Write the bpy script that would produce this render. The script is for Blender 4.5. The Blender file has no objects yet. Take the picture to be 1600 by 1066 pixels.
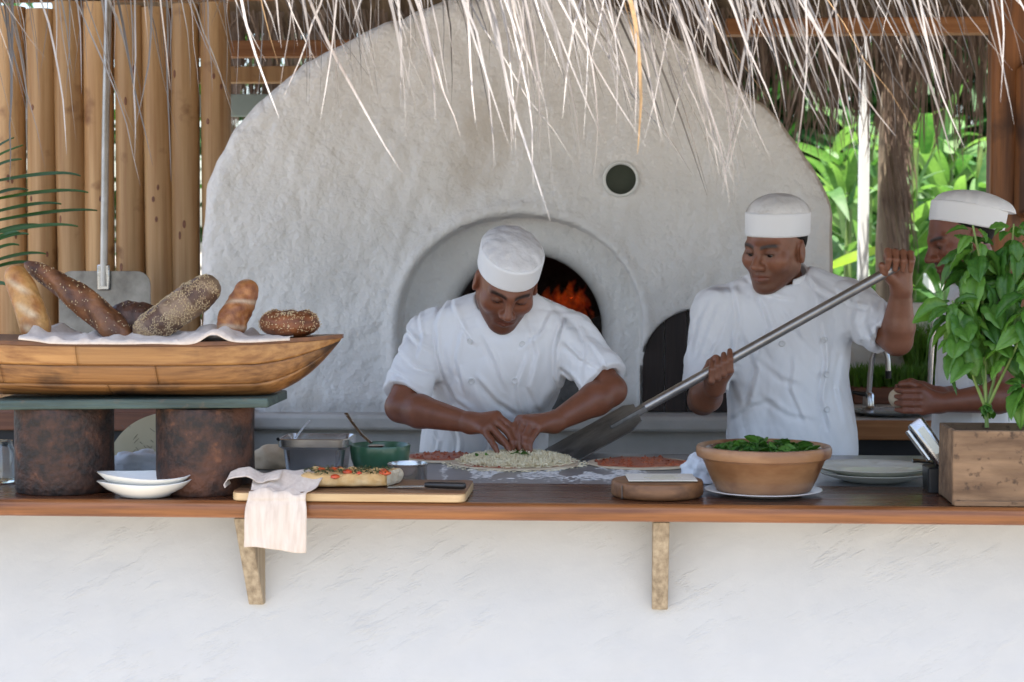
import bpy, bmesh, math, random
import numpy as np
from mathutils import Vector, Matrix, Euler, noise
from mathutils.bvhtree import BVHTree
R = math.radians
rng = random.Random(11)
SC = bpy.context.scene
COL = SC.collection

# ------------------------------------------------------------------ camera
FPX = 2930.0                       # focal length in pixels of the 1600 px wide photograph
CAM = Vector((0.265, -4.1, 1.61))
CROT = Euler((R(90 - 2.99), 0.0, R(3.7)))
cam_d = bpy.data.cameras.new('camera'); cam = bpy.data.objects.new('camera', cam_d)
COL.objects.link(cam); SC.camera = cam
cam.location = CAM; cam.rotation_euler = CROT
cam_d.sensor_width = 36.0; cam_d.lens = 36.0 * FPX / 1600.0
cam_d.clip_start = 0.05; cam_d.clip_end = 2000
cam_d.dof.use_dof = True; cam_d.dof.focus_distance = 4.75; cam_d.dof.aperture_fstop = 5.6
# ------------------------------------------------------------------ sky, sun, exposure
SUN_EL, SUN_AZ = R(75), R(196)     # azimuth clockwise from +Y
world = bpy.data.worlds.new('World'); SC.world = world; world.use_nodes = True
wn = world.node_tree.nodes; wl = world.node_tree.links
sky = wn.new('ShaderNodeTexSky'); sky.sky_type = 'NISHITA'; sky.sun_disc = False
sky.sun_elevation = SUN_EL; sky.sun_rotation = SUN_AZ; sky.dust_density = 2.2; sky.ozone_density = 0.35
wl.new(sky.outputs[0], wn['Background'].inputs[0]); wn['Background'].inputs[1].default_value = 0.15
sun_d = bpy.data.lights.new('sun', 'SUN'); sun_d.energy = 5.0; sun_d.angle = R(0.5); sun_d.color = (1.0, 0.95, 0.88)
sun = bpy.data.objects.new('sun', sun_d); COL.objects.link(sun)
sdir = Vector((math.sin(SUN_AZ) * math.cos(SUN_EL), math.cos(SUN_AZ) * math.cos(SUN_EL), math.sin(SUN_EL)))
sun.rotation_euler = sdir.to_track_quat('Z', 'Y').to_euler()
SC.view_settings.view_transform = 'Standard'; SC.view_settings.look = 'None'
SC.view_settings.gamma = 1.0; SC.view_settings.use_curve_mapping = False
SC.view_settings.exposure = 1.45
SC.cycles.use_denoising = True; SC.cycles.max_bounces = 8; SC.cycles.diffuse_bounces = 5
SC.cycles.use_adaptive_sampling = True; SC.cycles.sample_clamp_indirect = 6.0

CM = CROT.to_matrix()
def ray(px, py):
    return CM @ Vector(((px - 800) / FPX, -(py - 533) / FPX, -1.0))
def W(px, py, Y):                  # the point of the place on the plane Y = const that the photo shows at a pixel
    d = ray(px, py); t = (Y - CAM.y) / d.y
    return CAM + d * t
def WZ(px, py, z):                 # the same on a horizontal plane
    d = ray(px, py); t = (z - CAM.z) / d.z
    return CAM + d * t
def MPP(Y, X=0.0):                 # metres per photo pixel at a place
    return (-(X - CAM.x) * math.sin(R(3.7)) + (Y - CAM.y) * math.cos(R(3.7))) / FPX

# ------------------------------------------------------------------ objects
def pr(o, label=None, cat=None, group=None, kind=None):
    if label: o['label'] = label
    if cat: o['category'] = cat
    if group: o['group'] = group
    if kind: o['kind'] = kind
    return o
def thing(name, label, cat, loc, group=None):
    o = bpy.data.objects.new(name, None); o.empty_display_size = 0.05
    COL.objects.link(o); o.location = loc
    return pr(o, label, cat, group)
def wmat(o):
    m = o.matrix_basis.copy()
    if o.parent is not None:
        m = wmat(o.parent) @ o.matrix_parent_inverse @ m
    return m
def put(o, parent):
    COL.objects.link(o)
    if parent is not None:
        o.parent = parent; o.matrix_parent_inverse = wmat(parent).inverted()
    return o
def mk(name, V, F, m=None, parent=None, smooth=True, sharp=None, attr=None, bevel=0, solid=0, sub=0):
    me = bpy.data.meshes.new(name)
    if isinstance(V, np.ndarray) and isinstance(F, np.ndarray):
        n, k = F.shape
        me.vertices.add(len(V)); me.vertices.foreach_set('co', V.astype(np.float32).ravel())
        me.loops.add(n * k); me.loops.foreach_set('vertex_index', F.astype(np.int32).ravel())
        me.polygons.add(n); me.polygons.foreach_set('loop_start', np.arange(0, n * k, k, dtype=np.int32))
        me.polygons.foreach_set('loop_total', np.full(n, k, np.int32)); me.update(calc_edges=True); me.validate()
    else:
        me.from_pydata([tuple(v) for v in V], [], [tuple(f) for f in F]); me.update()
    if smooth:
        me.polygons.foreach_set('use_smooth', np.ones(len(me.polygons), bool))
        if sharp: me.set_sharp_from_angle(angle=R(sharp))
    if attr is not None:
        a = me.color_attributes.new('Col', 'FLOAT_COLOR', 'POINT')
        c = np.ones((len(me.vertices), 4), np.float32); c[:, :3] = attr
        a.data.foreach_set('color', c.ravel())
    if m is not None: me.materials.append(m)
    o = put(bpy.data.objects.new(name, me), parent)
    if bevel:
        b = o.modifiers.new('bevel', 'BEVEL'); b.width = bevel; b.segments = 2; b.limit_method = 'ANGLE'; b.angle_limit = R(40)
    if solid:
        s = o.modifiers.new('solid', 'SOLIDIFY'); s.thickness = solid; s.offset = 0
    if sub:
        s = o.modifiers.new('sub', 'SUBSURF'); s.levels = sub; s.render_levels = sub
    return o
def again(src, name, parent, mw, m=None):   # a copy sharing the mesh, standing at world matrix mw
    o = src.copy() if m is None else src.copy()
    o.name = name; o.parent = None; o.matrix_parent_inverse = Matrix()
    COL.objects.link(o)
    if parent is not None:
        o.parent = parent; o.matrix_parent_inverse = wmat(parent).inverted()
    o.matrix_basis = mw
    return o

class MB:
    def __init__(s): s.V = []; s.F = []
    def add(s, V, F):
        n = len(s.V); s.V += [Vector(v) for v in V]; s.F += [tuple(i + n for i in f) for f in F]; return s
    def box(s, c, size, M=None):
        c = Vector(c); h = Vector(size) / 2
        V = []
        for x in (-1, 1):
            for y in (-1, 1):
                for z in (-1, 1):
                    p = Vector((x * h.x, y * h.y, z * h.z))
                    V.append(c + (M @ p if M else p))
        return s.add(V, [(0, 1, 3, 2), (4, 6, 7, 5), (0, 4, 5, 1), (2, 3, 7, 6), (0, 2, 6, 4), (1, 5, 7, 3)])
    def tube(s, pts, rad, seg=10, cap=True, flat=1.0):
        pts = [Vector(p) for p in pts]; n = len(pts)
        if not isinstance(rad, (list, tuple)): rad = [rad] * n
        V = []; F = []
        up = Vector((0, 0, 1)) if abs((pts[-1] - pts[0]).normalized().z) < 0.9 else Vector((0, 1, 0))
        for i, p in enumerate(pts):
            t = (pts[min(i + 1, n - 1)] - pts[max(i - 1, 0)]).normalized()
            a = t.cross(up).normalized(); b = a.cross(t)
            for k in range(seg):
                w = 2 * math.pi * k / seg
                V.append(p + a * math.cos(w) * rad[i] + b * math.sin(w) * rad[i] * flat)
        for i in range(n - 1):
            for k in range(seg):
                F.append((i * seg + k, i * seg + (k + 1) % seg, (i + 1) * seg + (k + 1) % seg, (i + 1) * seg + k))
        if cap: F.append(tuple(range(seg))[::-1]); F.append(tuple((n - 1) * seg + k for k in range(seg)))
        return s.add(V, F)
    def lathe(s, prof, c, seg=48, wob=None):
        c = Vector(c); n = len(prof); V = []; F = []
        for i, (r, z) in enumerate(prof):
            for k in range(seg):
                w = 2 * math.pi * k / seg; rr = r * (wob(w, i) if wob else 1)
                V.append(c + Vector((rr * math.cos(w), rr * math.sin(w), z)))
        for i in range(n - 1):
            for k in range(seg):
                F.append((i * seg + k, i * seg + (k + 1) % seg, (i + 1) * seg + (k + 1) % seg, (i + 1) * seg + k))
        F.append(tuple(range(seg))[::-1]); F.append(tuple((n - 1) * seg + k for k in range(seg)))
        return s.add(V, F)
    def prism(s, poly, axis, a, b):    # poly: 2-D points, extruded along axis from a to b
        def P(u, v, w): return {'x': (w, u, v), 'y': (u, w, v), 'z': (u, v, w)}[axis]
        n = len(poly)
        V = [P(u, v, a) for u, v in poly] + [P(u, v, b) for u, v in poly]
        F = [tuple(range(n))[::-1], tuple(range(n, 2 * n))] + [(i, (i + 1) % n, n + (i + 1) % n, n + i) for i in range(n)]
        return s.add(V, F)
    def obj(s, name, m, parent=None, smooth=True, sharp=38, **k):
        me_o = mk(name, s.V, s.F, m, parent, smooth, sharp, **k)
        bm = bmesh.new(); bm.from_mesh(me_o.data); bmesh.ops.recalc_face_normals(bm, faces=bm.faces); bm.to_mesh(me_o.data); bm.free()
        return me_o
def grid(nu, nv, f, closed_v=False):
    V = [f(i / (nu - 1), j / (nv if closed_v else nv - 1)) for i in range(nu) for j in range(nv)]
    F = []
    for i in range(nu - 1):
        for j in range(nv if closed_v else nv - 1):
            F.append((i * nv + j, i * nv + (j + 1) % nv, (i + 1) * nv + (j + 1) % nv, (i + 1) * nv + j))
    return V, F
def nz(p, s=1.0, seed=0.0): return noise.noise(Vector(p) * s + Vector((seed * 7.3, seed * 3.1, seed * 5.7)))

# ------------------------------------------------------------------ materials
def nodes(m):
    m.use_nodes = True; t = m.node_tree
    return t.nodes, t.links, t.nodes['Principled BSDF']
def mat(name, c1, c2=None, scale=8.0, rough=0.6, bump=0.0, bscale=None, metal=0.0, stretch=(1, 1, 1), detail=6.0,
        c3=None, spots=None, spec=0.5, rot=(0, 0, 0), coord='Object', trans=0.0, coat=0.0, bdist=0.01, rvar=0.0, lo=0.35, hi=0.65, vcol=False, sheen=0, sss=0, orand=0):
    m = bpy.data.materials.new(name); n, l, b = nodes(m)
    tc = n.new('ShaderNodeTexCoord'); mp = n.new('ShaderNodeMapping')
    mp.inputs['Scale'].default_value = stretch; mp.inputs['Rotation'].default_value = rot
    l.new(tc.outputs[coord], mp.inputs[0])
    b.inputs['Roughness'].default_value = rough; b.inputs['Metallic'].default_value = metal
    b.inputs['Specular IOR Level'].default_value = spec; b.inputs['Transmission Weight'].default_value = trans
    b.inputs['Coat Weight'].default_value = coat
    if sss:
        b.inputs['Subsurface Weight'].default_value = sss; b.inputs['Subsurface Scale'].default_value = 0.01
    if sheen: b.inputs['Sheen Weight'].default_value = sheen
    nt = n.new('ShaderNodeTexNoise'); nt.inputs['Scale'].default_value = scale; nt.inputs['Detail'].default_value = detail
    nt.inputs['Roughness'].default_value = 0.6
    l.new(mp.outputs[0], nt.inputs[0])
    cr = n.new('ShaderNodeValToRGB'); cr.color_ramp.elements[0].position = lo; cr.color_ramp.elements[1].position = hi
    c2 = c2 or c1
    cr.color_ramp.elements[0].color = (*c1, 1); cr.color_ramp.elements[1].color = (*c2, 1)
    if c3:
        e = cr.color_ramp.elements.new(min(hi + 0.12, 0.98)); e.color = (*c3, 1)
    l.new(nt.outputs[0], cr.inputs[0]); out = cr.outputs[0]
    if spots:                       # (colour, scale, threshold)
        sc_, sv, th = spots
        n2 = n.new('ShaderNodeTexNoise'); n2.inputs['Scale'].default_value = sv; n2.inputs['Detail'].default_value = 5
        l.new(tc.outputs[coord], n2.inputs[0])
        r2 = n.new('ShaderNodeValToRGB'); r2.color_ramp.elements[0].position = th; r2.color_ramp.elements[1].position = min(th + 0.12, 1)
        l.new(n2.outputs[0], r2.inputs[0])
        mx = n.new('ShaderNodeMix'); mx.data_type = 'RGBA'; l.new(r2.outputs[0], mx.inputs[0])
        l.new(out, mx.inputs[6]); mx.inputs[7].default_value = (*sc_, 1); out = mx.outputs[2]
    if orand:                       # every piece a little lighter or darker than the next
        oi = n.new('ShaderNodeObjectInfo'); mr_ = n.new('ShaderNodeMapRange'); mr_.inputs[3].default_value = 1 - orand; mr_.inputs[4].default_value = 1 + orand * 0.4
        l.new(oi.outputs['Random'], mr_.inputs[0]); hs = n.new('ShaderNodeHueSaturation'); l.new(mr_.outputs[0], hs.inputs['Value']); l.new(out, hs.inputs['Color']); out = hs.outputs[0]
    if vcol:
        va = n.new('ShaderNodeVertexColor'); va.layer_name = 'Col'
        mx = n.new('ShaderNodeMix'); mx.data_type = 'RGBA'; mx.blend_type = 'MULTIPLY'; mx.inputs[0].default_value = 1
        l.new(va.outputs[0], mx.inputs[6]); l.new(out, mx.inputs[7]); out = mx.outputs[2]
    l.new(out, b.inputs['Base Color'])
    if rvar:
        mr = n.new('ShaderNodeMapRange'); mr.inputs[3].default_value = rough - rvar; mr.inputs[4].default_value = rough + rvar
        l.new(nt.outputs[0], mr.inputs[0]); l.new(mr.outputs[0], b.inputs['Roughness'])
    if bump:
        nb = n.new('ShaderNodeTexNoise'); nb.inputs['Scale'].default_value = bscale or scale * 3; nb.inputs['Detail'].default_value = 5
        l.new(mp.outputs[0], nb.inputs[0])
        bp = n.new('ShaderNodeBump'); bp.inputs['Strength'].default_value = bump; bp.inputs['Distance'].default_value = bdist
        l.new(nb.outputs[0], bp.inputs['Height']); l.new(bp.outputs[0], b.inputs['Normal'])
    return m
def wood(name, c1, c2, axis='x', scale=9, rough=0.5, bump=0.15, k=14.0, c3=None, spots=None, **kw):
    st = {'x': (0.55, k, k), 'y': (k, 0.55, k), 'z': (k, k, 0.55)}[axis]
    st = tuple(v * 0.7 for v in st)
    return mat(name, c1, c2, scale, rough, bump, scale * 2.5, stretch=st, detail=8, c3=c3, spots=spots, bdist=0.004, **kw)
def leafmat(name, c1, c2, rough=0.45, tr=0.35):
    m = bpy.data.materials.new(name); n, l, b = nodes(m)
    oi = n.new('ShaderNodeObjectInfo'); tc = n.new('ShaderNodeTexCoord')
    nt = n.new('ShaderNodeTexNoise'); nt.inputs['Scale'].default_value = 14; l.new(tc.outputs['Object'], nt.inputs[0])
    ad = n.new('ShaderNodeMath'); ad.operation = 'MULTIPLY_ADD'; ad.inputs[1].default_value = 0.5; l.new(nt.outputs[0], ad.inputs[0])
    hf = n.new('ShaderNodeMath'); hf.operation = 'MULTIPLY'; hf.inputs[1].default_value = 0.55; l.new(oi.outputs['Random'], hf.inputs[0])
    l.new(hf.outputs[0], ad.inputs[2])
    cr = n.new('ShaderNodeValToRGB'); cr.color_ramp.elements[0].color = (*c1, 1); cr.color_ramp.elements[1].color = (*c2, 1)
    cr.color_ramp.elements[0].position = 0.2; cr.color_ramp.elements[1].position = 0.8
    l.new(ad.outputs[0], cr.inputs[0]); l.new(cr.outputs[0], b.inputs['Base Color'])
    b.inputs['Roughness'].default_value = rough; b.inputs['Specular IOR Level'].default_value = 0.4
    tb = n.new('ShaderNodeBsdfTranslucent'); mx = n.new('ShaderNodeMixShader'); mx.inputs[0].default_value = tr
    br = n.new('ShaderNodeMix'); br.data_type = 'RGBA'; br.blend_type = 'MULTIPLY'; br.inputs[0].default_value = 1
    br.inputs[7].default_value = (1.3, 1.5, 0.6, 1); l.new(cr.outputs[0], br.inputs[6])
    l.new(br.outputs[2], tb.inputs[0]); l.new(b.outputs[0], mx.inputs[1]); l.new(tb.outputs[0], mx.inputs[2])
    l.new(mx.outputs[0], n['Material Output'].inputs[0])
    return m
def emit(name, c, s, c2=None):
    m = bpy.data.materials.new(name); n, l, b = nodes(m)
    nt = n.new('ShaderNodeTexNoise'); nt.inputs['Scale'].default_value = 30
    cr = n.new('ShaderNodeValToRGB'); cr.color_ramp.elements[0].color = (*c, 1); cr.color_ramp.elements[1].color = (*(c2 or c), 1)
    cr.color_ramp.elements[0].position = .35; cr.color_ramp.elements[1].position = .65
    l.new(nt.outputs[0], cr.inputs[0]); l.new(cr.outputs[0], b.inputs['Emission Color'])
    b.inputs['Emission Strength'].default_value = s; b.inputs['Base Color'].default_value = (0.02, 0.01, 0.01, 1)
    return m

def cotton(name, c, scale, strength):
    m = bpy.data.materials.new(name); n, l, b = nodes(m); tc = n.new('ShaderNodeTexCoord'); mp = n.new('ShaderNodeMapping')
    mr = n.new('ShaderNodeMapping'); mr.inputs['Rotation'].default_value = (0, R(20), 0); l.new(tc.outputs['Object'], mr.inputs[0])
    mp.inputs['Scale'].default_value = (1, 1, 0.4); l.new(mr.outputs[0], mp.inputs[0])
    t = n.new('ShaderNodeTexNoise'); t.noise_type = 'RIDGED_MULTIFRACTAL'; t.inputs['Scale'].default_value = scale; t.inputs['Detail'].default_value = 2.0
    t.inputs['Roughness'].default_value = 0.45; t.inputs['Distortion'].default_value = 0.7; l.new(mp.outputs[0], t.inputs[0])
    w = n.new('ShaderNodeTexNoise'); w.inputs['Scale'].default_value = 600; l.new(tc.outputs['Object'], w.inputs[0])
    b1 = n.new('ShaderNodeBump'); b1.inputs['Strength'].default_value = strength; b1.inputs['Distance'].default_value = 0.05; l.new(t.outputs[0], b1.inputs['Height'])
    b2 = n.new('ShaderNodeBump'); b2.inputs['Strength'].default_value = 0.1; b2.inputs['Distance'].default_value = 0.001; l.new(w.outputs[0], b2.inputs['Height']); l.new(b1.outputs[0], b2.inputs['Normal'])
    l.new(b2.outputs[0], b.inputs['Normal']); b.inputs['Base Color'].default_value = (*c, 1); b.inputs['Roughness'].default_value = 0.85; b.inputs['Sheen Weight'].default_value = 0.1
    return m
M = {}
def stucco_mat():
    m = bpy.data.materials.new('white_stucco'); n, l, b = nodes(m); tc = n.new('ShaderNodeTexCoord')
    mr = n.new('ShaderNodeMapping'); mr.inputs['Rotation'].default_value = (0, R(30), 0); l.new(tc.outputs['Object'], mr.inputs[0])
    mp = n.new('ShaderNodeMapping'); mp.inputs['Scale'].default_value = (9, 9, 34); l.new(mr.outputs[0], mp.inputs[0])
    def nt(sc, det, src):
        t = n.new('ShaderNodeTexNoise'); t.inputs['Scale'].default_value = sc; t.inputs['Detail'].default_value = det; t.inputs['Roughness'].default_value = 0.65; l.new(src, t.inputs[0]); return t.outputs[0]
    def ramp(src, a, c, ca=(0, 0, 0), cc=(1, 1, 1)):
        t = n.new('ShaderNodeValToRGB'); e = t.color_ramp.elements; e[0].position = a; e[1].position = c; e[0].color = (*ca, 1); e[1].color = (*cc, 1); l.new(src, t.inputs[0]); return t.outputs[0]
    def mth(op, x, y):
        t = n.new('ShaderNodeMath'); t.operation = op
        for i, s in enumerate((x, y)):
            if isinstance(s, (int, float)): t.inputs[i].default_value = s
            else: l.new(s, t.inputs[i])
        return t.outputs[0]
    streak = ramp(nt(1.0, 6, mp.outputs[0]), 0.53, 0.66); patch = ramp(nt(2.3, 3, tc.outputs['Object']), 0.42, 0.6)
    st = mth('MULTIPLY', streak, patch)
    soft = nt(7.0, 4, tc.outputs['Object']); fine = nt(90.0, 4, tc.outputs['Object'])
    hgt = mth('ADD', mth('MULTIPLY', st, 0.55), mth('ADD', mth('MULTIPLY', soft, 0.5), mth('MULTIPLY', fine, 0.09)))
    bp = n.new('ShaderNodeBump'); bp.inputs['Strength'].default_value = 0.42; bp.inputs['Distance'].default_value = 0.012; l.new(hgt, bp.inputs['Height']); l.new(bp.outputs[0], b.inputs['Normal'])
    mx = n.new('ShaderNodeMix'); mx.data_type = 'RGBA'; l.new(mth('MULTIPLY', st, 0.03), mx.inputs[0])
    l.new(ramp(soft, 0.3, 0.7, (0.505, 0.515, 0.525), (0.535, 0.545, 0.555)), mx.inputs[6]); mx.inputs[7].default_value = (0.42, 0.40, 0.37, 1)
    l.new(mx.outputs[2], b.inputs['Base Color']); b.inputs['Roughness'].default_value = 0.88
    return m
M['stucco'] = stucco_mat()
M['oven'] = mat('oven_plaster', (0.76, 0.75, 0.73), (0.82, 0.81, 0.79), 4, 0.85, 0.6, 30, spots=((0.66, 0.62, 0.57), 2.2, 0.62), bdist=0.014)
M['grey_plaster'] = mat('grey_plaster', (0.42, 0.41, 0.39), (0.52, 0.51, 0.49), 5, 0.8, 0.3, 30, spots=((0.25, 0.23, 0.2), 6, 0.62))
M['bar'] = wood('bar_wood', (0.038, 0.013, 0.007), (0.11, 0.04, 0.017), 'x', 8, 0.27, 0.06, 12, spec=0.45, rvar=0.06, spots=((0.02, 0.009, 0.006), 4, 0.62))
M['nose'] = wood('bar_edge_wood_lit', (0.14, 0.047, 0.014), (0.31, 0.12, 0.038), 'x', 8, 0.34, 0.06, 14, spec=0.45, spots=((0.075, 0.027, 0.011), 3, 0.60))  # same timber as the bar top; front light painted in as lighter tone
M['bracket'] = wood('weathered_pine', (0.22, 0.17, 0.115), (0.42, 0.345, 0.25), 'z', 5, 0.8, 0.25, 20, spots=((0.09, 0.075, 0.05), 14, 0.74))
M['pole'] = wood('pole_wood', (0.40, 0.215, 0.088), (0.62, 0.395, 0.195), 'z', 3.2, 0.5, 0.15, 16, spots=((0.24, 0.11, 0.045), 9, 0.62), spec=0.4, orand=0.28)
M['beam'] = wood('beam_wood', (0.28, 0.11, 0.035), (0.42, 0.19, 0.07), 'x', 6, 0.6, 0.2)
M['post'] = wood('post_wood', (0.085, 0.03, 0.012), (0.36, 0.14, 0.042), 'z', 4, 0.5, 0.3, 9, spots=((0.06, 0.022, 0.01), 4, 0.58))
M['shelfwood'] = wood('shelf_wood', (0.13, 0.05, 0.028), (0.22, 0.09, 0.05), 'x', 6, 0.6, 0.2)
M['thatch'] = mat('thatch', (0.10, 0.065, 0.04), (0.24, 0.17, 0.11), 30, 0.9, 0.8, 60, stretch=(1, 0.1, 0.1))
M['strand'] = mat('dry_strand', (0.20, 0.165, 0.14), (0.50, 0.465, 0.435), 6, 0.45, 0.2, 90, stretch=(1, 1, 0.15), spec=0.5, orand=0.6)
M['strand_grey'] = mat('grey_strand', (0.13, 0.105, 0.085), (0.30, 0.265, 0.24), 6, 0.5, 0.2, 90, stretch=(1, 1, 0.15), orand=0.4)
M['strand_tan'] = mat('tan_strand', (0.34, 0.2, 0.08), (0.46, 0.29, 0.14), 6, 0.5, 0.2, 90)
M['strand_dark'] = mat('brown_strand', (0.13, 0.085, 0.06), (0.28, 0.2, 0.15), 6, 0.7)
M['steel'] = mat('brushed_steel', (0.34, 0.34, 0.34), (0.50, 0.50, 0.50), 20, 0.26, 0.05, 120, metal=1.0, stretch=(0.3, 3, 3), rvar=0.08)
M['tube_steel'] = mat('dull_tube_steel', (0.36, 0.33, 0.30), (0.5, 0.47, 0.44), 14, 0.38, metal=0.9, rvar=0.08)
M['chrome'] = mat('polished_steel', (0.62, 0.62, 0.63), (0.7, 0.7, 0.71), 20, 0.17, metal=1.0)
M['tin'] = mat('bright_tin', (0.52, 0.51, 0.49), (0.66, 0.65, 0.63), 14, 0.24, metal=0.85, rvar=0.06)
M['peel'] = mat('worn_peel_metal', (0.10, 0.095, 0.09), (0.27, 0.26, 0.245), 9, 0.40, 0.1, 60, metal=0.85, rvar=0.12, spots=((0.06, 0.05, 0.045), 7, 0.58))
M['worktop'] = mat('worktop_steel', (0.32, 0.33, 0.35), (0.42, 0.43, 0.45), 12, 0.38, 0.05, 90, metal=0.7, rvar=0.12)
M['ceramic'] = mat('white_ceramic', (0.72, 0.73, 0.71), (0.77, 0.78, 0.76), 5, 0.22, coat=0.3)
M['celadon'] = mat('pale_green_ceramic', (0.56, 0.57, 0.49), (0.64, 0.64, 0.56), 5, 0.25, coat=0.2, spots=((0.36, 0.33, 0.25), 9, 0.62))
M['green_ceramic'] = mat('green_ceramic', (0.032, 0.095, 0.05), (0.05, 0.135, 0.075), 6, 0.28, 0.05, 40, coat=0.3)
M['terracotta'] = mat('glazed_terracotta', (0.20, 0.095, 0.042), (0.36, 0.2, 0.098), 5, 0.36, 0.08, 30, stretch=(1, 1, 2.5), spots=((0.15, 0.064, 0.028), 9, 0.55))
M['rust'] = mat('rusty_iron', (0.020, 0.014, 0.012), (0.075, 0.035, 0.023), 32, 0.62, 0.5, 90, c3=(0.2, 0.085, 0.042), metal=0.2, spots=((0.12, 0.047, 0.025), 7, 0.54), rvar=0.15, lo=0.4, hi=0.62)
M['teal_paint'] = mat('teal_paint', (0.022, 0.04, 0.035), (0.062, 0.098, 0.085), 16, 0.5, 0.3, 50, stretch=(0.3, 3, 3), spots=((0.10, 0.08, 0.055), 22, 0.62))
M['boat'] = wood('boat_wood', (0.24, 0.098, 0.027), (0.47, 0.24, 0.08), 'x', 4, 0.40, 0.12, 26, spots=((0.08, 0.035, 0.016), 5, 0.60), coat=0.1, orand=0.2)
M['boat_low'] = wood('boat_low_wood', (0.17, 0.068, 0.02), (0.39, 0.185, 0.06), 'x', 5, 0.43, 0.15, 26, spots=((0.05, 0.026, 0.015), 6, 0.55), orand=0.2)
M['deck'] = wood('deck_wood', (0.09, 0.032, 0.012), (0.18, 0.07, 0.025), 'x', 7, 0.4, 0.1)
M['linen'] = mat('linen', (0.60, 0.51, 0.43), (0.70, 0.61, 0.53), 60, 0.9, 0.35, 500, stretch=(1, 1, 1), bdist=0.002, sheen=0.2)
M['napkin'] = mat('peach_linen', (0.60, 0.50, 0.42), (0.70, 0.61, 0.53), 26, 0.9, 0.35, 420, stretch=(4, 4, 0.5), bdist=0.002, sheen=0.2, spots=((0.62, 0.36, 0.12), 14, 0.74))
M['white_cloth'] = mat('white_cloth', (0.62, 0.66, 0.72), (0.72, 0.75, 0.79), 12, 0.85, 0.3, 60)
M['board'] = wood('cutting_board', (0.12, 0.055, 0.024), (0.25, 0.13, 0.058), 'x', 7, 0.5, 0.12, 8, spots=((0.07, 0.035, 0.018), 5, 0.56))
M['board_edge'] = wood('board_edge', (0.5, 0.33, 0.16), (0.66, 0.47, 0.26), 'x', 9, 0.55, 0.12, 10)
M['block'] = wood('wood_block', (0.11, 0.048, 0.02), (0.23, 0.11, 0.045), 'x', 7, 0.5, 0.15, 10)
M['planter'] = wood('rough_planter_wood', (0.105, 0.06, 0.033), (0.25, 0.155, 0.088), 'x', 12, 0.88, 0.8, 3, spots=((0.07, 0.042, 0.025), 60, 0.60))
M['paper'] = mat('paper', (0.66, 0.62, 0.52), (0.72, 0.69, 0.6), 6, 0.8)
M['cream'] = mat('scratched_cream', (0.48, 0.43, 0.29), (0.56, 0.51, 0.36), 5, 0.7, 0.1, 20, spots=((0.24, 0.21, 0.14), 20, 0.68))
M['ink'] = mat('ink', (0.12, 0.11, 0.1))
M['black'] = mat('black_plastic', (0.012, 0.012, 0.013), (0.02, 0.02, 0.02), 10, 0.35)
M['soot'] = mat('soot', (0.02, 0.017, 0.015), (0.045, 0.036, 0.03), 8, 0.9, 0.4, 30)
M['dark_door'] = wood('dark_door', (0.014, 0.009, 0.009), (0.03, 0.018, 0.016), 'z', 6, 0.6, 0.2)
M['cabinet'] = mat('dark_cabinet', (0.012, 0.013, 0.017), (0.022, 0.023, 0.028), 5, 0.5)
M['glass'] = mat('clear_glass', (0.85, 0.9, 0.9), rough=0.05, trans=1.0)
M['hole'] = mat('pipe_inside', (0.035, 0.045, 0.03), (0.06, 0.07, 0.05), 6, 0.7)
M['smoky'] = mat('smoky_plastic', (0.5, 0.47, 0.44), (0.6, 0.57, 0.53), 5, 0.2, trans=0.7)
M['clearp'] = mat('clear_plastic', (0.75, 0.78, 0.8), rough=0.2, trans=0.6)
M['tub_fill'] = mat('cream_filling', (0.34, 0.27, 0.21), (0.45, 0.37, 0.3), 12, 0.6)
M['sauce'] = mat('tomato_sauce', (0.34, 0.06, 0.025), (0.55, 0.17, 0.08), 60, 0.4, 0.4, 80)
M['dark_sauce'] = mat('dark_sauce', (0.07, 0.03, 0.012), (0.13, 0.06, 0.02), 20, 0.3)
M['dough'] = mat('dough', (0.56, 0.44, 0.3), (0.66, 0.55, 0.4), 20, 0.7, 0.2)
M['cheese'] = mat('grated_cheese', (0.74, 0.63, 0.40), (0.84, 0.76, 0.55), 30, 0.55)
M['flour'] = mat('flour', (0.7, 0.69, 0.66), (0.78, 0.77, 0.74), 30, 0.95)
M['focaccia'] = mat('focaccia', (0.62, 0.36, 0.12), (0.74, 0.53, 0.27), 22, 0.6, 0.4, 60)
M['crumb'] = mat('bread_crumb', (0.62, 0.5, 0.34), (0.72, 0.63, 0.47), 60, 0.85, 0.8, 90)
M['tomato'] = mat('tomato', (0.52, 0.05, 0.018), (0.6, 0.1, 0.025), 20, 0.25)
M['herb'] = mat('herbs', (0.035, 0.055, 0.015), (0.09, 0.10, 0.03), 40, 0.6)
M['crust'] = mat('bread_crust', (0.62, 0.57, 0.53), (0.95, 0.95, 0.95), 34, 0.48, 0.6, 70, vcol=True, bdist=0.008, lo=0.36, hi=0.62)
M['seed'] = mat('seeds', (0.52, 0.38, 0.2), (0.68, 0.54, 0.34), 60, 0.6)
M['skin'] = mat('skin', (0.72, 0.68, 0.66), (1.0, 1.0, 1.0), 16, 0.40, 0.35, 150, vcol=True, spec=0.45, bdist=0.002, sss=0.08, lo=0.3, hi=0.7)
M['jacket'] = cotton('white_cotton', (0.80, 0.80, 0.81), 7.0, 0.9)
M['hat'] = cotton('hat_cotton', (0.82, 0.82, 0.83), 9.0, 0.18)
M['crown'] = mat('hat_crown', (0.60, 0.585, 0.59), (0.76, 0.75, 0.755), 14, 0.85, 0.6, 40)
M['crown_tan'] = mat('stained_hat_crown', (0.48, 0.44, 0.41), (0.74, 0.725, 0.715), 9, 0.9, 0.5, 45, lo=.40, hi=.52)
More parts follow.
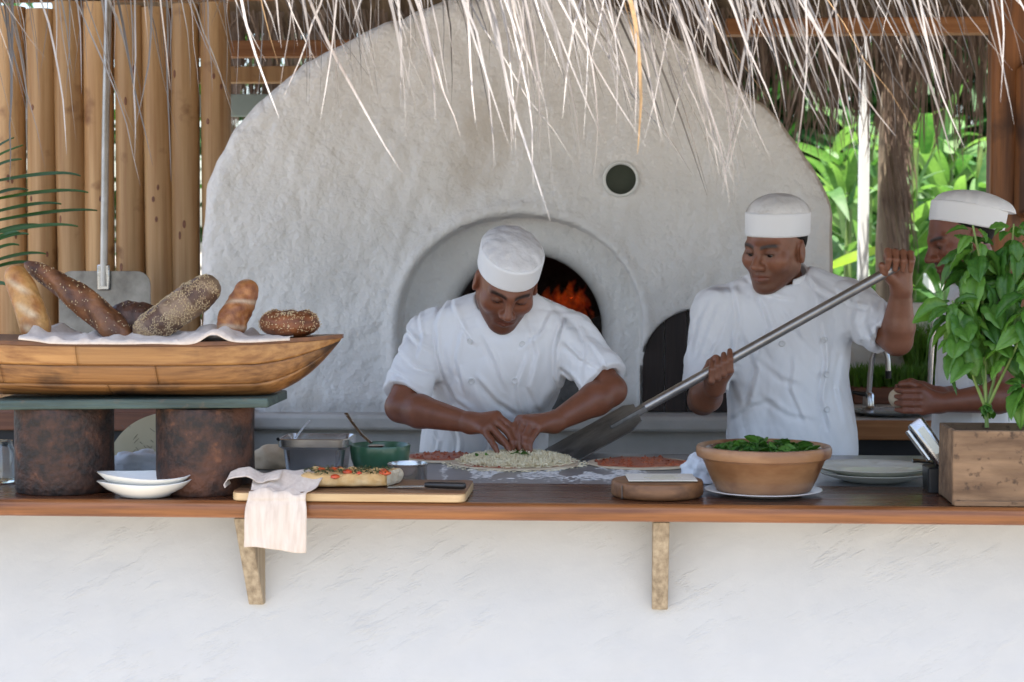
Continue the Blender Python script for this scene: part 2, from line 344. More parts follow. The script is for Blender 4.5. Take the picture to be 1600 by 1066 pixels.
M['hair'] = mat('black_hair', (0.006, 0.005, 0.005), (0.014, 0.012, 0.011), 60, 0.7, 0.5, 200, spec=0.15)
M['eye'] = mat('eye', (1, 1, 1), vcol=True, rough=0.15)
M['shoe'] = mat('black_shoe', (0.015, 0.015, 0.015), rough=0.4)
M['button'] = mat('button', (0.66, 0.66, 0.66), rough=0.3)
M['basil'] = leafmat('basil_leaf', (0.04, 0.125, 0.022), (0.125, 0.27, 0.045), 0.34, 0.33)
M['basil_dark'] = leafmat('cut_basil', (0.035, 0.11, 0.02), (0.1, 0.23, 0.04))
M['stem'] = mat('green_stem', (0.12, 0.2, 0.045), (0.2, 0.29, 0.08), 12, 0.5)
M['garden'] = leafmat('garden_leaf', (0.045, 0.135, 0.04), (0.19, 0.32, 0.12), 0.5, 0.42)
M['garden_y'] = leafmat('yellow_leaf', (0.2, 0.34, 0.02), (0.36, 0.46, 0.03), 0.4, 0.5)
M['bush'] = leafmat('bush_leaf', (0.02, 0.075, 0.018), (0.06, 0.16, 0.03), 0.5, 0.35)
M['palm'] = leafmat('palm_leaf', (0.025, 0.075, 0.014), (0.055, 0.14, 0.025), 0.4, 0.3)
M['grass'] = leafmat('wheat_grass', (0.09, 0.2, 0.03), (0.18, 0.33, 0.06), 0.5, 0.4)
M['trunk'] = mat('palm_trunk', (0.16, 0.115, 0.075), (0.32, 0.25, 0.17), 10, 0.9, 0.7, 40, stretch=(3, 3, 0.4))
M['whitepost'] = mat('white_paint', (0.72, 0.74, 0.72), (0.8, 0.8, 0.78), 6, 0.6)
M['sand'] = mat('sand', (0.27, 0.24, 0.195), (0.35, 0.315, 0.26), 2, 0.95, 0.4, 40)
M['floor'] = mat('concrete_floor', (0.26, 0.24, 0.22), (0.34, 0.32, 0.29), 3, 0.8, 0.2)
M['soil'] = mat('soil', (0.03, 0.02, 0.012), (0.06, 0.04, 0.025), 30, 0.95, 0.6)
M['teal_board'] = mat('faded_teal', (0.24, 0.36, 0.35), (0.36, 0.47, 0.45), 4, 0.6)
M['stone'] = mat('pale_stone', (0.48, 0.47, 0.45), (0.58, 0.57, 0.55), 14, 0.45, 0.05, 40, spots=((0.3, 0.29, 0.27), 40, 0.62))
M['ember'] = emit('ember', (0.7, 0.03, 0.003), 0.35, (0.12, 0.004, 0.0))
def flame_volume():
    m = bpy.data.materials.new('flame'); m.use_nodes = True; n = m.node_tree.nodes; l = m.node_tree.links
    n.remove(n['Principled BSDF']); e = n.new('ShaderNodeEmission'); tc = n.new('ShaderNodeTexCoord'); t = n.new('ShaderNodeTexNoise'); t.inputs['Scale'].default_value = 45
    l.new(tc.outputs['Object'], t.inputs[0]); cr = n.new('ShaderNodeValToRGB'); cr.color_ramp.elements[0].position = .38; cr.color_ramp.elements[1].position = .62
    cr.color_ramp.elements[0].color = (0.5, 0.02, 0.002, 1); cr.color_ramp.elements[1].color = (1.0, 0.13, 0.012, 1); l.new(t.outputs[0], cr.inputs[0]); l.new(cr.outputs[0], e.inputs[0])
    e.inputs[1].default_value = 0.9; l.new(e.outputs[0], n['Material Output'].inputs['Volume']); return m
M['flame'] = flame_volume()

# ------------------------------------------------------------------ distance-field modelling (rounded, blended solids meshed with surface nets)
class Vol:
    def __init__(s, lo, hi, h):
        s.lo = np.array(lo, np.float32); s.h = h
        s.n = tuple(int(math.ceil((b - a) / h)) + 1 for a, b in zip(lo, hi))
        s.F = np.full(s.n, 0.3, np.float32)
    def reg(s, lo, hi):
        i0 = [max(0, int((lo[k] - s.lo[k]) / s.h)) for k in range(3)]
        i1 = [min(s.n[k], int((hi[k] - s.lo[k]) / s.h) + 2) for k in range(3)]
        sl = tuple(slice(a, max(a, b)) for a, b in zip(i0, i1))
        ax = [(s.lo[k] + s.h * np.arange(i0[k], max(i0[k], i1[k]))).astype(np.float32) for k in range(3)]
        return sl, ax[0][:, None, None], ax[1][None, :, None], ax[2][None, None, :]
    def u(s, fn, lo, hi, k=0.0):
        sl, X, Y, Z = s.reg(lo, hi)
        if s.F[sl].size == 0: return
        s.F[sl] = smin(s.F[sl], fn(X, Y, Z), k)
    def cut(s, fn, lo, hi, k=0.0):
        sl, X, Y, Z = s.reg(lo, hi)
        if s.F[sl].size == 0: return
        s.F[sl] = -smin(-s.F[sl], fn(X, Y, Z), k)
    def cone(s, a, b, r1, r2, k=0.0, cut=False):
        m = max(r1, r2) + max(k, 0.01) + 2 * s.h
        lo = [min(a[i], b[i]) - m for i in range(3)]; hi = [max(a[i], b[i]) + m for i in range(3)]
        (s.cut if cut else s.u)(cone(a, b, r1, r2), lo, hi, k)
    def mesh(s):
        F = s.F; F[0] = F[-1] = 0.3; F[:, 0] = F[:, -1] = 0.3; F[:, :, 0] = F[:, :, -1] = 0.3
        S = F < 0; nx, ny, nq = F.shape
        c = np.zeros((nx - 1, ny - 1, nq - 1), np.uint8)
        for a in (0, 1):
            for b in (0, 1):
                for d in (0, 1): c += S[a:nx - 1 + a, b:ny - 1 + b, d:nq - 1 + d]
        act = (c > 0) & (c < 8); idx = np.argwhere(act)
        vid = np.full(act.shape, -1, np.int32); vid[act] = np.arange(len(idx), dtype=np.int32)
        acc = np.zeros((len(idx), 3), np.float32); cnt = np.zeros(len(idx), np.float32)
        for axn in range(3):
            o1, o2 = [q for q in range(3) if q != axn]
            for p in (0, 1):
                for q in (0, 1):
                    a = np.zeros(3, int); a[o1] = p; a[o2] = q; e = np.zeros(3, int); e[axn] = 1
                    ia = idx + a; ib = ia + e
                    fa = F[ia[:, 0], ia[:, 1], ia[:, 2]]; fb = F[ib[:, 0], ib[:, 1], ib[:, 2]]
                    m = (fa < 0) != (fb < 0)
                    t = fa[m] / (fa[m] - fb[m])
                    acc[m] += a + t[:, None] * e; cnt[m] += 1
        V = s.lo + s.h * (idx + acc / cnt[:, None])
        Q = []
        for axn in range(3):
            o1, o2 = [(1, 2), (2, 0), (0, 1)][axn]
            sa = [slice(None)] * 3; sb = [slice(None)] * 3; sa[axn] = slice(0, -1); sb[axn] = slice(1, None)
            s0 = S[tuple(sa)]; E = np.argwhere(s0 != S[tuple(sb)])
            E = E[(E[:, o1] > 0) & (E[:, o2] > 0) & (E[:, o1] < F.shape[o1] - 1) & (E[:, o2] < F.shape[o2] - 1)]
            fl = s0[E[:, 0], E[:, 1], E[:, 2]]
            def vv(d1, d2):
                k = E.copy(); k[:, o1] -= d1; k[:, o2] -= d2; return vid[k[:, 0], k[:, 1], k[:, 2]]
            q = np.stack([vv(1, 1), vv(0, 1), vv(0, 0), vv(1, 0)], 1)
            q[~fl] = q[~fl][:, ::-1]; Q.append(q)
        return V.astype(np.float32), np.concatenate(Q)
def smin(a, b, k):
    if k <= 0: return np.minimum(a, b)
    h = np.maximum(k - np.abs(a - b), 0) / k
    return np.minimum(a, b) - h * h * k * 0.25
def cone(a, b, r1, r2):
    a = np.array(a, np.float32); b = np.array(b, np.float32); d = b - a; L = max(float(d @ d), 1e-9)
    def f(X, Y, Z):
        px, py, pz = X - a[0], Y - a[1], Z - a[2]
        t = np.clip((px * d[0] + py * d[1] + pz * d[2]) / L, 0, 1)
        return np.sqrt((px - t * d[0]) ** 2 + (py - t * d[1]) ** 2 + (pz - t * d[2]) ** 2) - (r1 + (r2 - r1) * t)
    return f
def ell(c, r):
    def f(X, Y, Z):
        x, y, z = X - c[0], Y - c[1], Z - c[2]
        k0 = np.sqrt((x / r[0]) ** 2 + (y / r[1]) ** 2 + (z / r[2]) ** 2) + 1e-6
        k1 = np.sqrt((x / r[0] ** 2) ** 2 + (y / r[1] ** 2) ** 2 + (z / r[2] ** 2) ** 2) + 1e-6
        return k0 * (k0 - 1) / k1
    return f
def framed(fn, c, M3):              # evaluate fn in the frame (columns of M3) at c
    A = np.array(M3, np.float32); c = np.array(c, np.float32)
    def f(X, Y, Z):
        x, y, z = X - c[0], Y - c[1], Z - c[2]
        return fn(A[0, 0] * x + A[1, 0] * y + A[2, 0] * z, A[0, 1] * x + A[1, 1] * y + A[2, 1] * z, A[0, 2] * x + A[1, 2] * y + A[2, 2] * z)
    return f
def arch2d(cx, z0, zs, hw, X, Z):   # distance to an arch: rectangle up to zs, half circle above
    d1 = np.sqrt((X - cx) ** 2 + np.maximum(Z - zs, 0) ** 2) - hw
    return np.maximum(d1, z0 - Z)

# ------------------------------------------------------------------ people
LID = [0.0005]
def head_field(x, y, z):            # local: face looks to -y, up is +z, origin between the ears
    d = ell((0, 0.012, 0.035), (0.076, 0.096, 0.088))(x, y, z)
    d = smin(d, ell((0, -0.03, -0.025), (0.067, 0.060, 0.080))(x, y, z), 0.035)
    ax = np.abs(x)
    d = smin(d, cone((0.047, 0.0, -0.052), (0.020, -0.064, -0.094), 0.026, 0.019)(ax, y, z), 0.03)   # jaw
    d = smin(d, ell((0, -0.078, -0.100), (0.020, 0.017, 0.016))(x, y, z), 0.02)                      # chin
    d = smin(d, ell((0.046, -0.063, -0.022), (0.023, 0.021, 0.022))(ax, y, z), 0.025)                # cheek bones
    d = smin(d, cone((0.006, -0.0875, 0.020), (0.046, -0.070, 0.023), 0.011, 0.009)(ax, y, z), 0.014) # brow ridge
    d = -smin(-d, ell((0.032, -0.098, 0.001), (0.017, 0.016, 0.011))(ax, y, z), 0.014)               # eye sockets
    d = smin(d, cone((0, -0.088, 0.012), (0, -0.116, -0.029), 0.0075, 0.0115)(x, y, z), 0.018)        # nose
    d = smin(d, ell((0.0145, -0.103, -0.034), (0.0088, 0.011, 0.0080))(ax, y, z), 0.012)
    d = smin(d, ell((0, -0.080, -0.062), (0.029, 0.0155, 0.021))(x, y, z), 0.018)                    # muzzle
    d = smin(d, cone((0, -0.0955, -0.0575), (0.021, -0.086, -0.0625), 0.0052, 0.003)(ax, y, z), 0.006)
    d = smin(d, cone((0, -0.0945, -0.0715), (0.018, -0.087, -0.0690), 0.0064, 0.003)(ax, y, z), 0.006)
    d = -smin(-d, cone((0, -0.1005, -0.0645), (0.024, -0.089, -0.0650), 0.0022, 0.0015)(ax, y, z), 0.004)
    lid = np.maximum(ell((0.0315, -0.0765, 0.003), (0.0165, 0.0150, 0.0130))(ax, y, z), -(z + LID[0] + 0.25 * (y + 0.09)))
    d = smin(d, lid, 0.004)
    lid2 = np.maximum(ell((0.0315, -0.0755, 0.002), (0.0160, 0.0145, 0.0125))(ax, y, z), z + 0.0050)
    d = smin(d, lid2, 0.004)
    e = ell((0.0, 0.0, 0.0), (0.0085, 0.0205, 0.033))
    ear = framed(e, (0.080, 0.010, -0.008), Matrix.Rotation(R(22), 3, 'Z') @ Matrix.Rotation(R(-12), 3, 'X'))(ax, y, z)
    ear = -smin(-ear, ell((0.0915, 0.002, -0.002), (0.0065, 0.0105, 0.019))(ax, y, z), 0.006)
    return smin(d, ear, 0.008)
def head_color(P, base):            # P: local points; skin's own colouring, with shade painted into eye sockets and nostrils
    x, y, z = np.abs(P[:, 0]), P[:, 1], P[:, 2]
    base = np.array(base, np.float32); C = np.tile(base, (len(P), 1))
    def mixin(w, c): C[:] = C * (1 - w[:, None]) + np.array(c, np.float32) * w[:, None]
    ss = lambda a, b, v: np.clip((v - a) / (b - a), 0, 1)
    front = ss(-0.05, -0.07, y)
    stub = ss(-0.035, -0.055, z) * ss(0.02, -0.02, y) * ss(-0.16, -0.115, z)
    mous = np.exp(-((z + 0.047) / 0.006) ** 2) * ss(0.034, 0.02, x) * front
    mixin(0.6 * np.clip(stub + mous, 0, 1), base * np.array([0.42, 0.45, 0.5]))
    lips = np.exp(-((z + 0.065) / 0.0085) ** 4) * np.exp(-(x / 0.0235) ** 4) * front
    mixin(0.7 * lips, base * np.array([0.78, 0.5, 0.5]))
    zb = 0.0205 + 0.0050 * np.sin(np.clip((x - 0.010) / 0.048, 0, 1) * 2.5)
    brow = np.exp(-((z - zb) / 0.0058) ** 4) * ss(0.008, 0.013, x) * ss(0.058, 0.05, x) * front
    mixin(0.93 * brow, (0.010, 0.008, 0.007))
    socket_shade = np.exp(-((z - 0.004) / 0.012) ** 2) * np.exp(-((x - 0.031) / 0.018) ** 2) * front
    mixin(0.62 * socket_shade, base * 0.38)  # shading round the eyes, painted into the skin colour
    lash = np.exp(-((z - 0.001) / 0.0028) ** 2) * np.exp(-((x - 0.0315) / 0.015) ** 4) * front
    mixin(0.9 * lash, (0.012, 0.009, 0.008))
    nost = np.exp(-((x - 0.0095) ** 2 + (z + 0.0415) ** 2 + (y + 0.106) ** 2 * 0.3) / 0.0045 ** 2); mixin(0.85 * nost, base * 0.2)  # dark of the nostril openings, painted on
    ch = np.exp(-((z + 0.022) / 0.018) ** 2) * np.exp(-((x - 0.045) / 0.02) ** 2) * front
    mixin(0.3 * ch, base * np.array([1.25, 1.1, 1.05]))
    return C
def folds(seed, freq, axis):        # cloth folds: ridged bands running roughly along axis
    r = random.Random(seed); a = Vector(axis).normalized(); T = []
    for i in range(5):
        d = Vector((r.uniform(-1, 1), r.uniform(-1, 1), r.uniform(-1, 1))); d = (d - a * d.dot(a) * 0.95).normalized()
        f = freq * r.uniform(0.6, 1.7); w = Vector((r.uniform(-1, 1), r.uniform(-1, 1), r.uniform(-1, 1))) * freq * 0.3
        T.append((d * f, w, r.uniform(0, 6.28), r.uniform(0.5, 1) / (0.6 + f / freq)))
    def g(X, Y, Z):
        o = 0
        for k, w, p, am in T:
            o = o + am * (1 - 2 * np.abs(np.sin(k.x * X + k.y * Y + k.z * Z + p + 1.3 * np.sin(w.x * X + w.y * Y + w.z * Z + p))) ** 0.62)
        return o * 0.45
    return g
def person(label, J, head, fingers, skin, h=0.0035, hj=0.0045, crown='crown', hat_kw=None, buttons=(), fold_seed=3, creases=()):
    HO, HM = head
    opt = {k: J[k] for k in J if not isinstance(J[k], Vector)}; J = {k: J[k] for k in J if isinstance(J[k], Vector)}
    lpts = [J[k] for k in J]
    for hand in fingers: lpts += [p for ch in hand for p in ch]
    lo = [min(p[i] for p in lpts) - 0.17 for i in range(3)]; hi = [max(p[i] for p in lpts) + 0.17 for i in range(3)]
    lo[2] = min(J['hip'].z - 0.12, lo[2]); hi[2] = max(hi[2], HO.z + 0.16)
    root = thing('person', label, 'person', (J['hip'].x, J['hip'].y, 0))
    xax = (J['shB'] - J['shA']).normalized(); up = (J['neck'] - J['hip']); up = (up - xax * up.dot(xax)).normalized(); yax = up.cross(xax)
    TM = Matrix((xax, yax, up)).transposed()
    # ---- the body: head, neck, torso, arms and hands in one surface
    v = Vol(lo, hi, h)
    def blob(vol, c, r, k):
        m = max(r) + k + 0.01
        vol.u(framed(ell((0, 0, 0), r), c, TM), [c[i] - m for i in range(3)], [c[i] + m for i in range(3)], k)
    blob(v, J['chest'], (0.15, 0.085, 0.16), 0.05); blob(v, J['belly'], (0.13, 0.085, 0.17), 0.05); blob(v, J['hip'], (0.14, 0.09, 0.12), 0.05)
    for s in 'AB':
        v.cone(J['neck'] - up * 0.05, J['sh' + s], 0.05, 0.05, 0.03)
        mid = J['el' + s].lerp(J['wr' + s], 0.28)
        v.cone(J['sh' + s], J['el' + s], 0.046, 0.041, 0.02)
        v.cone(J['el' + s], mid, 0.042, 0.046, 0.012); v.cone(mid, J['wr' + s], 0.0455, 0.0265, 0.01)
    nk = HO + HM @ Vector((0, 0.022, -0.055))
    v.cone(J['neck'], nk, 0.060, 0.054, 0.03)
    b = 0.15; sl, X, Y, Z = v.reg([HO[i] - b for i in range(3)], [HO[i] + b for i in range(3)])
    v.F[sl] = smin(v.F[sl], framed(head_field, HO, HM)(X, Y, Z), 0.012)
    for s, hand in zip('AB', fingers):
        wr = J['wr' + s]
        hv = Vol([min(min(p[i] for ch in hand for p in ch), wr[i]) - 0.04 for i in range(3)], [max(max(p[i] for ch in hand for p in ch), wr[i]) + 0.04 for i in range(3)], h)
        for n, ch in enumerate(hand):
            if n < 4: v.cone(wr, ch[0], 0.021, 0.0135, 0.016)
            else: v.cone(wr, ch[0], 0.019, 0.0155, 0.014)
        for n, ch in enumerate(hand):
            rr = [0.0108, 0.0098, 0.0088, 0.0075] if n < 3 else ([0.0098, 0.0088, 0.008, 0.0068] if n == 3 else [0.0150, 0.0118, 0.0100, 0.008])
            for q in range(len(ch) - 1): v.cone(ch[q], ch[q + 1], rr[q], rr[q + 1], 0.0035)
    V, F = v.mesh(); v = None
    A = np.array(HM, np.float32); P = (V - np.array(HO, np.float32)) @ A
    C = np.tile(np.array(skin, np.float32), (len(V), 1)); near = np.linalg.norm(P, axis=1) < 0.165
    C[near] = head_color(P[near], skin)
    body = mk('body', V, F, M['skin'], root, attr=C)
    # ---- eyes
    for sx in (-1, 1):
        c = HO + HM @ Vector((sx * 0.0315, -0.0755, 0.002)); e = MB(); r = 0.0132
        e.lathe([(r * math.sin(math.pi * (i + .15) / 10.3), -r * math.cos(math.pi * (i + .15) / 10.3)) for i in range(11)], (0, 0, 0), 20)
        g = HM @ Vector((0, -1, -0.45)).normalized()
        col = np.array([(0.008, 0.006, 0.005) if (p.normalized().dot(g) > 0.86) else (0.24, 0.20, 0.17) for p in e.V])
        mk('eye', [p + c for p in e.V], e.F, M['eye'], root, attr=col)
    # ---- hair under the hat
    hv = Vol([HO[i] - 0.14 for i in range(3)], [HO[i] + 0.14 for i in range(3)], 0.004)
    def hairf(x, y, z):
        d = ell((0, 0.014, 0.033), (0.0795, 0.099, 0.09))(x, y, z)
        d = np.maximum(d, -(y - 0.012 + 0.55 * (z - 0.02) - 0.02 * np.cos(z * 60)))
        d = np.maximum(d, -(z + 0.052 - 0.35 * (0.09 - y)))
        return np.maximum(d, z - 0.06)
    hv.u(framed(hairf, HO, HM), [HO[i] - 0.13 for i in range(3)], [HO[i] + 0.13 for i in range(3)])
    V, F = hv.mesh(); mk('hair', V, F, M['hair'], root)
    # ---- the hat: band and crown
    kw = dict(z0=0.036, z1=0.104, tilt=6, rx=0.0855, ry=0.105, dome=0.045, back=0.0); kw.update(hat_kw or {})
    TL = Matrix.Rotation(R(-kw['tilt']), 3, 'X'); HT = HM @ TL
    def elcyl(x, y, z, rx, ry, z0, z1, fl):
        q = np.sqrt((x / rx) ** 2 + ((y - 0.010) / ry) ** 2); d2 = (q - 1 - fl * (z - z0)) * min(rx, ry)
        dz = np.maximum(z0 - z, z - z1) ; rr = 0.006
        a = np.maximum(d2 + rr, 0); c = np.maximum(dz + rr, 0)
        return np.sqrt(a * a + c * c) + np.minimum(np.maximum(d2, dz) + rr, 0) - rr
    wr_ = folds(fold_seed + 40, 45, (0, 0, 1))
    bb = [[HO[i] - 0.21 for i in range(3)], [HO[i] + 0.21 for i in range(3)]]
    hv = Vol(*bb, 0.0035)
    hv.u(framed(lambda x, y, z: elcyl(x, y, z, kw['rx'], kw['ry'], kw['z0'], kw['z1'], 0.35) + 0.0007 * wr_(x, y, z), HO, HT), *bb)
    V, F = hv.mesh(); hat = mk('hat', V, F, M['hat'], root)
    hv = Vol(*bb, 0.0035)
    def crownf(x, y, z):
        d = ell((0, 0.012 + kw['back'], kw['z1'] - 0.012), (kw['rx'] * 1.0, kw['ry'] * 1.0 + kw['back'], kw['dome']))(x, y, z)
        q = np.sqrt(x * x + (y - 0.01) ** 2)
        return np.maximum(d + 0.0022 * wr_(x * 1.3, y * 1.3, z) + 0.002 * np.sin(13 * np.arctan2(y - 0.01, x)) * np.clip(q / 0.08 - 0.5, 0, 1), kw['z1'] - 0.006 - z)
    hv.u(framed(crownf, HO, HT), *bb)
    V, F = hv.mesh(); mk('crown', V, F, M[crown], hat)
    # ---- the jacket
    jl = [min(J[k][i] for k in J if k[:2] != 'wr') - 0.2 for i in range(3)]; jh = [max(J[k][i] for k in J if k[:2] != 'wr') + 0.2 for i in range(3)]
    jl[2] = J['hip'].z - 0.2
    v = Vol(jl, jh, hj)
    S_ = opt.get('girth', 1.0)
    blob(v, J['chest'], (0.182 * S_, 0.125 * S_, 0.185), 0.06); blob(v, J['belly'], (0.165 * S_, 0.127 * S_, 0.20), 0.09); blob(v, J['hip'], (0.170 * S_, 0.130 * S_, 0.19), 0.09)
    for s in 'AB':
        v.cone(J['neck'] - up * 0.062, J['sh' + s], 0.062, 0.056, 0.06)
        v.cone(J['neck'] + up * 0.008, J['sh' + s], 0.050, 0.046, 0.05)
    for s in 'AB':
        ct = opt.get('cuff' + s, 0.86); a, e = J['sh' + s], J['el' + s]; cf = a.lerp(e, ct); ax = (e - a).normalized()
        def slv(X, Y, Z, a=a, e=e, cf=cf, ax=ax):
            d = cone(a, cf, 0.062, 0.059)(X, Y, Z)
            return np.maximum(d, (X - cf.x) * ax.x + (Y - cf.y) * ax.y + (Z - cf.z) * ax.z)
        v.u(slv, [min(a[i], cf[i]) - 0.14 for i in range(3)], [max(a[i], cf[i]) + 0.14 for i in range(3)], 0.022)
    g1 = folds(fold_seed, 26, up + xax * 0.35); g2 = folds(fold_seed + 1, 50, up - xax * 0.5)
    sl, X, Y, Z = v.reg(jl, jh)
    v.F += 0.0095 * g1(X, Y, Z).astype(np.float32) + 0.0035 * g2(X, Y, Z).astype(np.float32)
    xt = (X - J['chest'].x) * xax.x + (Y - J['chest'].y) * xax.y + (Z - J['chest'].z) * xax.z
    yt = (X - J['chest'].x) * yax.x + (Y - J['chest'].y) * yax.y + (Z - J['chest'].z) * yax.z
    zt_ = (X - J['chest'].x) * up.x + (Y - J['chest'].y) * up.y + (Z - J['chest'].z) * up.z
    v.F += (-0.0022 * np.tanh((xt - 0.085 + 0.12 * zt_ * 0) / 0.004) * (yt < 0.02)).astype(np.float32)   # overlapping front edge
    Yc = J['chest'].y - 0.11
    for amp, wd, *pts in creases:    # single long creases, each a raised lip beside a furrow
        q = [W(px, py, Yc) for px, py in pts]; best = None
        for a, e in zip(q, q[1:]):
            ex, ez = e.x - a.x, e.z - a.z; L2 = ex * ex + ez * ez
            t = np.clip(((X - a.x) * ex + (Z - a.z) * ez) / L2, 0, 1); dx = X - a.x - t * ex; dz = Z - a.z - t * ez
            d = np.sqrt(dx * dx + dz * dz) * np.where(ex * dz - ez * dx > 0, 1.0, -1.0)
            best = d if best is None else np.where(np.abs(d) < np.abs(best), d, best)
        a, e = q[0], q[-1]; tt = ((X - a.x) * (e.x - a.x) + (Z - a.z) * (e.z - a.z)) / ((e.x - a.x) ** 2 + (e.z - a.z) ** 2)
        fade = np.clip(np.minimum(tt + 0.08, 1.08 - tt) * 5, 0, 1)
        u = best / wd; prof = (np.exp(-(u - 0.55) ** 2 * 2.2) - 1.15 * np.exp(-(u + 0.5) ** 2 * 3.0))
        v.F -= (amp * fade * prof * (Y < J['chest'].y + 0.05)).astype(np.float32)
    for s in 'AB':                  # deeper folds pulled from arm pit and elbow
        for c, dirv, n0 in ((J['sh' + s].lerp(J['chest'], 0.42) - up * 0.05, (J['belly'] - J['sh' + s]), 3), (J['sh' + s].lerp(J['el' + s], 0.6), (J['el' + s] - J['sh' + s]).cross(yax), 2)):
            w = np.exp(-((X - c.x) ** 2 + (Y - c.y) ** 2 + (Z - c.z) ** 2) / 0.1 ** 2)
            gg = folds(fold_seed + n0 + ord(s), 48, dirv); v.F += (0.009 * w * gg(X, Y, Z)).astype(np.float32)
        a, e = J['sh' + s], J['el' + s]; cf = a.lerp(e, opt.get('cuff' + s, 0.86)); ax = (e - a).normalized()
        v.cone(cf + ax * 0.034, cf + ax * 0.14, 0.0530, 0.060, 0.0, cut=True)
    v.cone(J['neck'] - up * 0.01, nk, 0.071, 0.075, 0.012, cut=True)
    wz = J['hip'].z - 0.17
    V, F = v.mesh(); jac = mk('jacket', V, F, M['jacket'], root); bv = BVHTree.FromPolygons([tuple(p) for p in V], [tuple(q) for q in F])
    # ---- collar: a band round the neck with a gap in front
    nd = (nk - J['neck']).normalized(); cb = J['neck'] + nd * 0.020
    clo = [cb[i] - 0.14 for i in range(3)]; chi = [cb[i] + 0.14 for i in range(3)]
    v = Vol(clo, chi, 0.004); fx = xax; fy = nd.cross(fx).normalized(); fx = fy.cross(nd); CMx = Matrix((fx, fy, nd)).transposed()
    wcol = folds(fold_seed + 9, 40, up)
    def colf(x, y, z):
        q = np.sqrt(x * x + (y * 0.97) ** 2); d = np.abs(q - (0.0755 + 0.10 * np.maximum(-z, 0) - 0.1 * z)) - 0.0035
        top = z - 0.022 - 0.010 * (y > 0) * np.clip(y / 0.06, 0, 1)
        d = np.maximum(d, np.maximum(top, -0.045 - z))
        return np.maximum(d, -(np.abs(x - 0.012 * (1 + z * 8)) - 0.010 + 1.3 * z * 0 + (y > 0) * 9)) + 0.0014 * wcol(x, y, z)
    v.u(framed(colf, cb, CMx), clo, chi)
    V, F = v.mesh(); mk('collar', V, F, M['jacket'], root)
    # ---- buttons, sewn on where the front of the jacket is
    for bx, by in buttons:
        hit = bv.ray_cast(CAM, ray(bx, by).normalized())
        if hit[0] is None: continue
        q = hit[1].to_track_quat('Z', 'Y').to_matrix(); q = q if hit[1].dot(CAM - hit[0]) > 0 else (-hit[1]).to_track_quat('Z', 'Y').to_matrix()
        mb = MB(); mb.lathe([(0.0088, -0.004), (0.0092, 0.003), (0.0078, 0.0055), (0.0058, 0.004), (0.002, 0.004)], (0, 0, 0), 16)
        mk('button', [hit[0] + q @ p for p in mb.V], mb.F, M['button'], root, sharp=40)
    # ---- trousers and shoes down to the floor
    hp = J['hip']; v = Vol([hp.x - 0.28, hp.y - 0.3, -0.02], [hp.x + 0.28, hp.y + 0.3, hp.z + 0.05], 0.012)
    for sx in (-1, 1):
        v.cone(hp + Vector((sx * 0.07, 0, -0.08)), Vector((hp.x + sx * 0.1, hp.y + 0.02, 0.07)), 0.108, 0.075, 0.05)
    V, F = v.mesh(); mk('trousers', V, F, M['jacket'], root)
    for sx in (-1, 1):
        v = Vol([hp.x + sx * 0.1 - 0.1, hp.y - 0.25, -0.01], [hp.x + sx * 0.1 + 0.1, hp.y + 0.15, 0.14], 0.008)
        v.cone((hp.x + sx * 0.1, hp.y + 0.05, 0.045), (hp.x + sx * 0.11, hp.y - 0.14, 0.036), 0.043, 0.036, 0.0)
        v.cone((hp.x + sx * 0.1, hp.y + 0.03, 0.05), (hp.x + sx * 0.1, hp.y + 0.03, 0.09), 0.04, 0.04, 0.02)
        v.cut(lambda X, Y, Z: Z - 0.004 + 0 * X + 0 * Y, v.lo, v.lo + np.array([1, 1, 1]))
        V, F = v.mesh(); mk('shoe', V, F, M['shoe'], root)
    return root
def HRot(yaw, pitch, roll):
    return Matrix.Rotation(R(yaw), 3, 'Z') @ Matrix.Rotation(R(pitch), 3, 'X') @ Matrix.Rotation(R(roll), 3, 'Y')
def chain(*p): return [W(*q) for q in p]

# ================================================================== THE SETTING
ZC = 1.035                         # bar counter height
ZW = 1.030                         # work top height
gb = MB(); gb.add([(-300, -300, 0), (300, -300, 0), (300, 300, 0), (-300, 300, 0)], [(0, 1, 2, 3)])
pr(gb.obj('ground', M['sand'], smooth=False), kind='structure')
fb = MB(); fb.box((0, 2.2, 0.002), (7.0, 4.0, 0.012)); pr(fb.obj('kitchen_floor', M['floor'], smooth=False), kind='structure')

# ---- the stucco wall under the bar
def wallf(u, v):
    x = -2.6 + 5.2 * u; z = 0.99 * v
    d = 0.006 * nz((x, z, 0), 1.6) + 0.0022 * nz((x + 0.5 * z, 2.2 * z - 0.9 * x, 1), 7) + 0.0006 * nz((x + 0.5 * z, 2.2 * z - 0.9 * x, 2), 26)
    return (x, 0.22 + d, z + 0.004 * nz((x, 0, 0), 5) if v == 1 else z)
V, F = grid(620, 110, wallf)
n0 = len(V)
cw = thing('counter_wall', 'rough white stucco wall under the wooden bar counter', 'wall', (0, 0.22, 0))
wo = mk('front_face', V, F, M['stucco'], cw)
b = MB(); b.box((0, 0.31, 0.495), (5.2, 0.155, 0.985)); b.obj('core', M['stucco'], cw, smooth=False)

